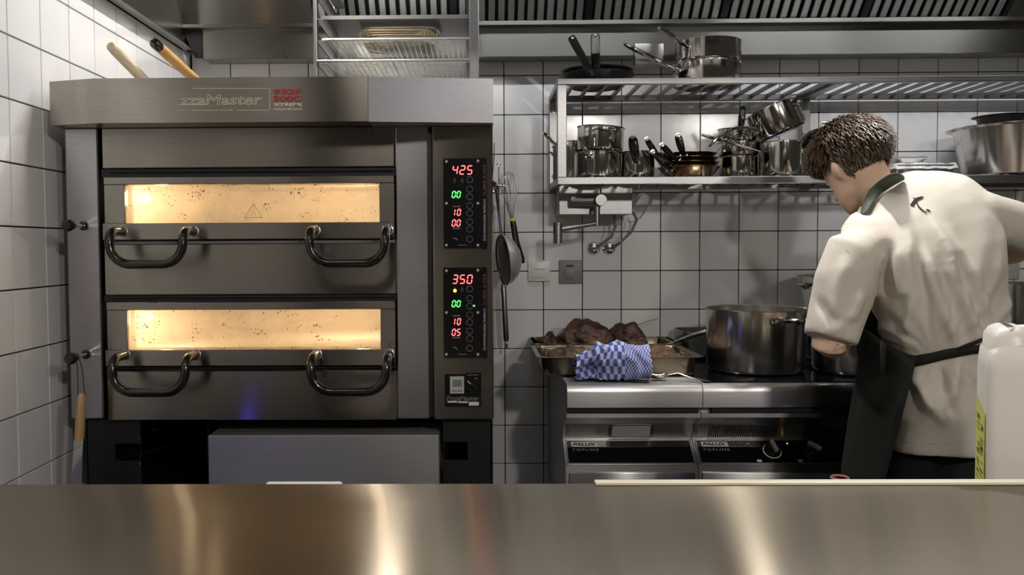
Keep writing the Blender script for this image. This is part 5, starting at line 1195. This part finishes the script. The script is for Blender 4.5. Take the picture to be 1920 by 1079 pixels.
# spoon the cook stirs with is hidden behind him: left out
# trousers and shoes
TR = MB()
TR.rings([ell(hip + V((0, 0, z_)), V((w_, 0, 0)), V((0, d_, 0)), 28, 2.3) for z_, w_, d_ in ((0.06, 0.09, 0.07), (0.0, 0.105, 0.085), (-0.06, 0.112, 0.09), (-0.12, 0.115, 0.092))])
for s_ in (-1, 1):
    h0 = hip + V((s_ * 0.055, 0, -0.02)); TR.tube([h0 + V((0, 0, -0.04)), h0 + V((s_ * 0.005, 0, -0.15)), V((h0.x + s_ * 0.02, 2.21, 0.50)), V((h0.x + s_ * 0.02, 2.19, 0.30)), V((h0.x + s_ * 0.02, 2.18, 0.07))], [0.062, 0.074, 0.070, 0.068, 0.066], 18)
add_mesh(remesh(TR, 'trousers', 0.009, 4), 'trousers', 'trouser_black', cook)
for s_ in (-1, 1):
    x = hip.x + s_ * 0.095
    MB().rings([ell((x, 2.235, z_), (w_, 0, 0), (0, l_, 0), 24, 2.6) for z_, w_, l_ in ((0.0, 0.045, 0.135), (0.02, 0.049, 0.14), (0.05, 0.047, 0.132), (0.075, 0.040, 0.10))]).build('shoe', 'shoe_black', cook)
# apron: skirt wrapped round the front and his left side
def apron_edge(th_):   # superellipse round the hips
    return th_
AP = MB(); NT, NZ = 46, 22
vs = []
def lerp(a_, b_, t_): return a_ + (b_ - a_) * t_
def apron_end(y):   # pixel x of the rear edge of the skirt
    return lerp(1716, 1660, (y - 685) / 215)
def apron_sil(y):   # pixel x of its left silhouette
    K = ((620, 1604), (665, 1618), (700, 1620), (722, 1618), (760, 1610), (810, 1601), (895, 1588), (1100, 1570))
    for (y0_, x0_), (y1_, x1_) in zip(K, K[1:]):
        if y <= y1_: return lerp(x0_, x1_, (y - y0_) / (y1_ - y0_))
    return 1570
for j in range(NZ + 1):
    row = []
    for i in range(NT + 1):
        u_ = i / NT
        # u 0: rear edge on his left side (towards the viewer); 0.45: left silhouette; 1: front right
        ytop = 686 - 66 * min(1, u_ / 0.42) if u_ < 0.42 else 620 - 40 * (u_ - 0.42)
        y = lerp(ytop, 1060, j / NZ)
        xe, xs_ = apron_end(y), apron_sil(y)
        ye = lerp(2.075, 2.09, min(1, (y - 686) / 300)) if True else 0
        E0 = at(xe, y, ye); S0 = at(xs_, y, 2.24)
        if u_ < 0.42:
            t_ = u_ / 0.42; c_ = V((E0.x, S0.y, 0)); ang = -PI / 2 - t_ * PI / 2
            p_ = V((E0.x + (E0.x - S0.x) * math.cos(ang), S0.y + (S0.y - E0.y) * math.sin(ang), E0.z))
        else:
            t_ = (u_ - 0.42) / 0.58; fy = 2.365; ang = PI - t_ * PI * 0.93; cx_ = hip.x + 0.0; rx = cx_ - S0.x
            p_ = V((cx_ + rx * math.cos(ang) * (1 if t_ < .5 else 0.75), S0.y + (fy - S0.y) * math.sin(ang) ** 0.7, E0.z))
        fold = 0.006 * noise.noise(V((u_ * 9, j * 0.08, 3))) * min(1, j / 5)
        p_ += V((fold, fold * 1.2, 0)); row.append(AP.bm.verts.new(p_))
    vs.append(row)
for j in range(NZ):
    for i in range(NT): AP.bm.faces.new((vs[j][i], vs[j][i + 1], vs[j + 1][i + 1], vs[j + 1][i]))
apr = AP.build('apron', 'apron_green', cook, smooth=1.2); md = apr.modifiers.new('s', 'SOLIDIFY'); md.thickness = 0.004
# bib up the chest and the ties
bib = MB(); bl = [ell_ for ell_ in ()]
vs = []
for j in range(9):
    row = []
    for i in range(13):
        u_ = i / 12 * 2 - 1; t_ = j / 8; c_ = at(1752, 640, 2.20).lerp(at(1700, 420, 2.25), t_); hw = lerp(0.17, 0.10, t_)
        row.append(bib.bm.verts.new(c_ + V((u_ * hw, 0.145 - 0.05 * u_ * u_, 0))))
    vs.append(row)
for j in range(8):
    for i in range(12): bib.bm.faces.new((vs[j][i], vs[j][i + 1], vs[j + 1][i + 1], vs[j + 1][i]))
b_o = bib.build('bib', 'apron_green', apr, smooth=1.2); md = b_o.modifiers.new('s', 'SOLIDIFY'); md.thickness = 0.004
def ribbon(upper, lower, name, mat, par, off=0.004, thick=0.003):
    m_ = MB(); a_ = [m_.bm.verts.new(on_shirt(*p_, off)) for p_ in upper]; b_ = [m_.bm.verts.new(on_shirt(*p_, off)) for p_ in lower]
    for i in range(len(a_) - 1): m_.bm.faces.new((a_[i], a_[i + 1], b_[i + 1], b_[i]))
    o = m_.build(name, mat, par, smooth=1.2); md = o.modifiers.new('s', 'SOLIDIFY'); md.thickness = thick; return o
ribbon([(1694, 664), (1716, 667), (1745, 662), (1775, 655), (1800, 651), (1825, 648), (1846, 646)], [(1694, 690), (1716, 688), (1745, 681), (1775, 673), (1800, 668), (1825, 663), (1846, 661)], 'waist_tie', 'apron_green', apr)
ribbon([(1795, 652), (1812, 645), (1828, 639), (1846, 632)], [(1795, 658), (1812, 652), (1828, 646), (1846, 639)], 'waist_tie', 'apron_green', apr, 0.007)
# side gusset of the apron from the arm pit to the tie
ribbon([(1650, 640), (1670, 652), (1694, 663), (1716, 667)], [(1650, 700), (1670, 700), (1694, 700), (1716, 690)], 'side_gusset', 'apron_green', apr, 0.012)
# neck strap: a band lying round the back of the neck on the shirt collar
nb = MB()
UP_ = [(1613, 398), (1620, 380), (1628, 360), (1641, 344), (1660, 331), (1676, 325), (1690, 327)]
LO_ = [(1617, 408), (1629, 391), (1640, 374), (1656, 359), (1676, 346), (1690, 339), (1699, 335)]
bvb = BVHTree.FromObject(body, bpy.context.evaluated_depsgraph_get())
def on_body(x, y, off):
    d = ray(x, y).normalized(); hs = [h_[3] for h_ in (bvh.ray_cast(CAM - sw, d), bvb.ray_cast(CAM - wloc(body), d)) if h_[0] is not None]
    return CAM + d * ((min(hs) if hs else 2.35) - off)
UD = [(on_body(x, y, 0.006) - CAM).length for x, y in UP_]; LD = [(on_body(x, y, 0.006) - CAM).length for x, y in LO_]
def sm(D): return [min(D[max(0, i - 1)], D[i], D[min(len(D) - 1, i + 1)]) * 0.5 + sum(D[max(0, i - 1):i + 2]) / len(D[max(0, i - 1):i + 2]) * 0.5 for i in range(len(D))]
a_ = [nb.bm.verts.new(CAM + ray(*p_).normalized() * d_) for p_, d_ in zip(UP_, sm(UD))]; b_ = [nb.bm.verts.new(CAM + ray(*p_).normalized() * d_) for p_, d_ in zip(LO_, sm(LD))]
for i in range(len(a_) - 1): nb.bm.faces.new((a_[i], a_[i + 1], b_[i + 1], b_[i]))
o = nb.build('neck_strap', 'strap_green', apr, smooth=1.2); md = o.modifiers.new('s', 'SUBSURF'); md.levels = md.render_levels = 2; md = o.modifiers.new('t', 'SOLIDIFY'); md.thickness = 0.004; md.offset = 0
# hair: shell and locks
def head_pt(h, th_):
    """skull surface point for height h and angle th_ (0 = his left, 90 = front)"""
    for (h0, w0, f0, b0_), (h1, w1, f1, b1_) in zip(HEAD, HEAD[1:]):
        if h <= h1: break
    t_ = max(0, min(1, (h - h0) / (h1 - h0))); w_, f_, k_ = lerp(w0, w1, t_), lerp(f0, f1, t_), lerp(b0_, b1_, t_)
    c_ = HC + Ud * h + Fd * ((f_ - k_) / 2)
    return c_ + Ld * (w_ * math.cos(th_)) + Fd * ((f_ + k_) / 2 * math.sin(th_))
def hairline(th_):
    s_ = math.sin(th_)     # +1 front, -1 back
    return lerp(-0.088, 0.055, (s_ + 1) / 2) + (0.018 if abs(s_) < 0.35 else 0) * (1 - abs(s_) / 0.35)
HR = MB(); rows = []
for j in range(15):
    row = []
    for k in range(48):
        th_ = 2 * PI * k / 48; h0 = hairline(th_); h = lerp(h0, 0.117, (j / 14) ** 0.8); p_ = head_pt(h, th_); n_ = (p_ - HC).normalized()
        row.append(p_ + n_ * (0.002 + 0.010 * min(1, j / 5) + 0.003 * noise.noise(p_ * 40)))
    rows.append(row)
HR.rings(rows)
random.seed(11)
for k in range(5200):
    th_ = random.uniform(0, 2 * PI); h0 = hairline(th_); h = lerp(h0, 0.116, random.random() ** 0.7); p_ = head_pt(h, th_); n_ = (p_ - HC).normalized()
    f_ = (h - h0) / (0.117 - h0)
    flow = (-Ud * (1.0 - 0.5 * f_) + Fd * (0.55 if math.sin(th_) > -0.2 else -0.15) + V((random.gauss(0, .2), random.gauss(0, .2), random.gauss(0, .2)))); flow = (flow - n_ * flow.dot(n_)).normalized()
    L = lerp(0.014, 0.055, min(1, f_ * 1.6)) * random.uniform(0.7, 1.2); lift = lerp(0.002, 0.011, min(1, f_ * 1.5))
    a_ = p_ + n_ * (0.003 + 0.007 * min(1, f_ * 2)); b_ = a_ + flow * (L * 0.4) + n_ * lift; c_ = a_ + flow * (L * 0.8) + n_ * (lift * 0.9); d_ = a_ + flow * L + n_ * (lift * random.uniform(0.2, 1.1))
    HR.tube([a_, b_, c_, d_], [0.0012, 0.0017, 0.0012, 0.0002], 3, caps=False)
hair = HR.build('hair', 'brown_hair', cook, smooth=1.2)
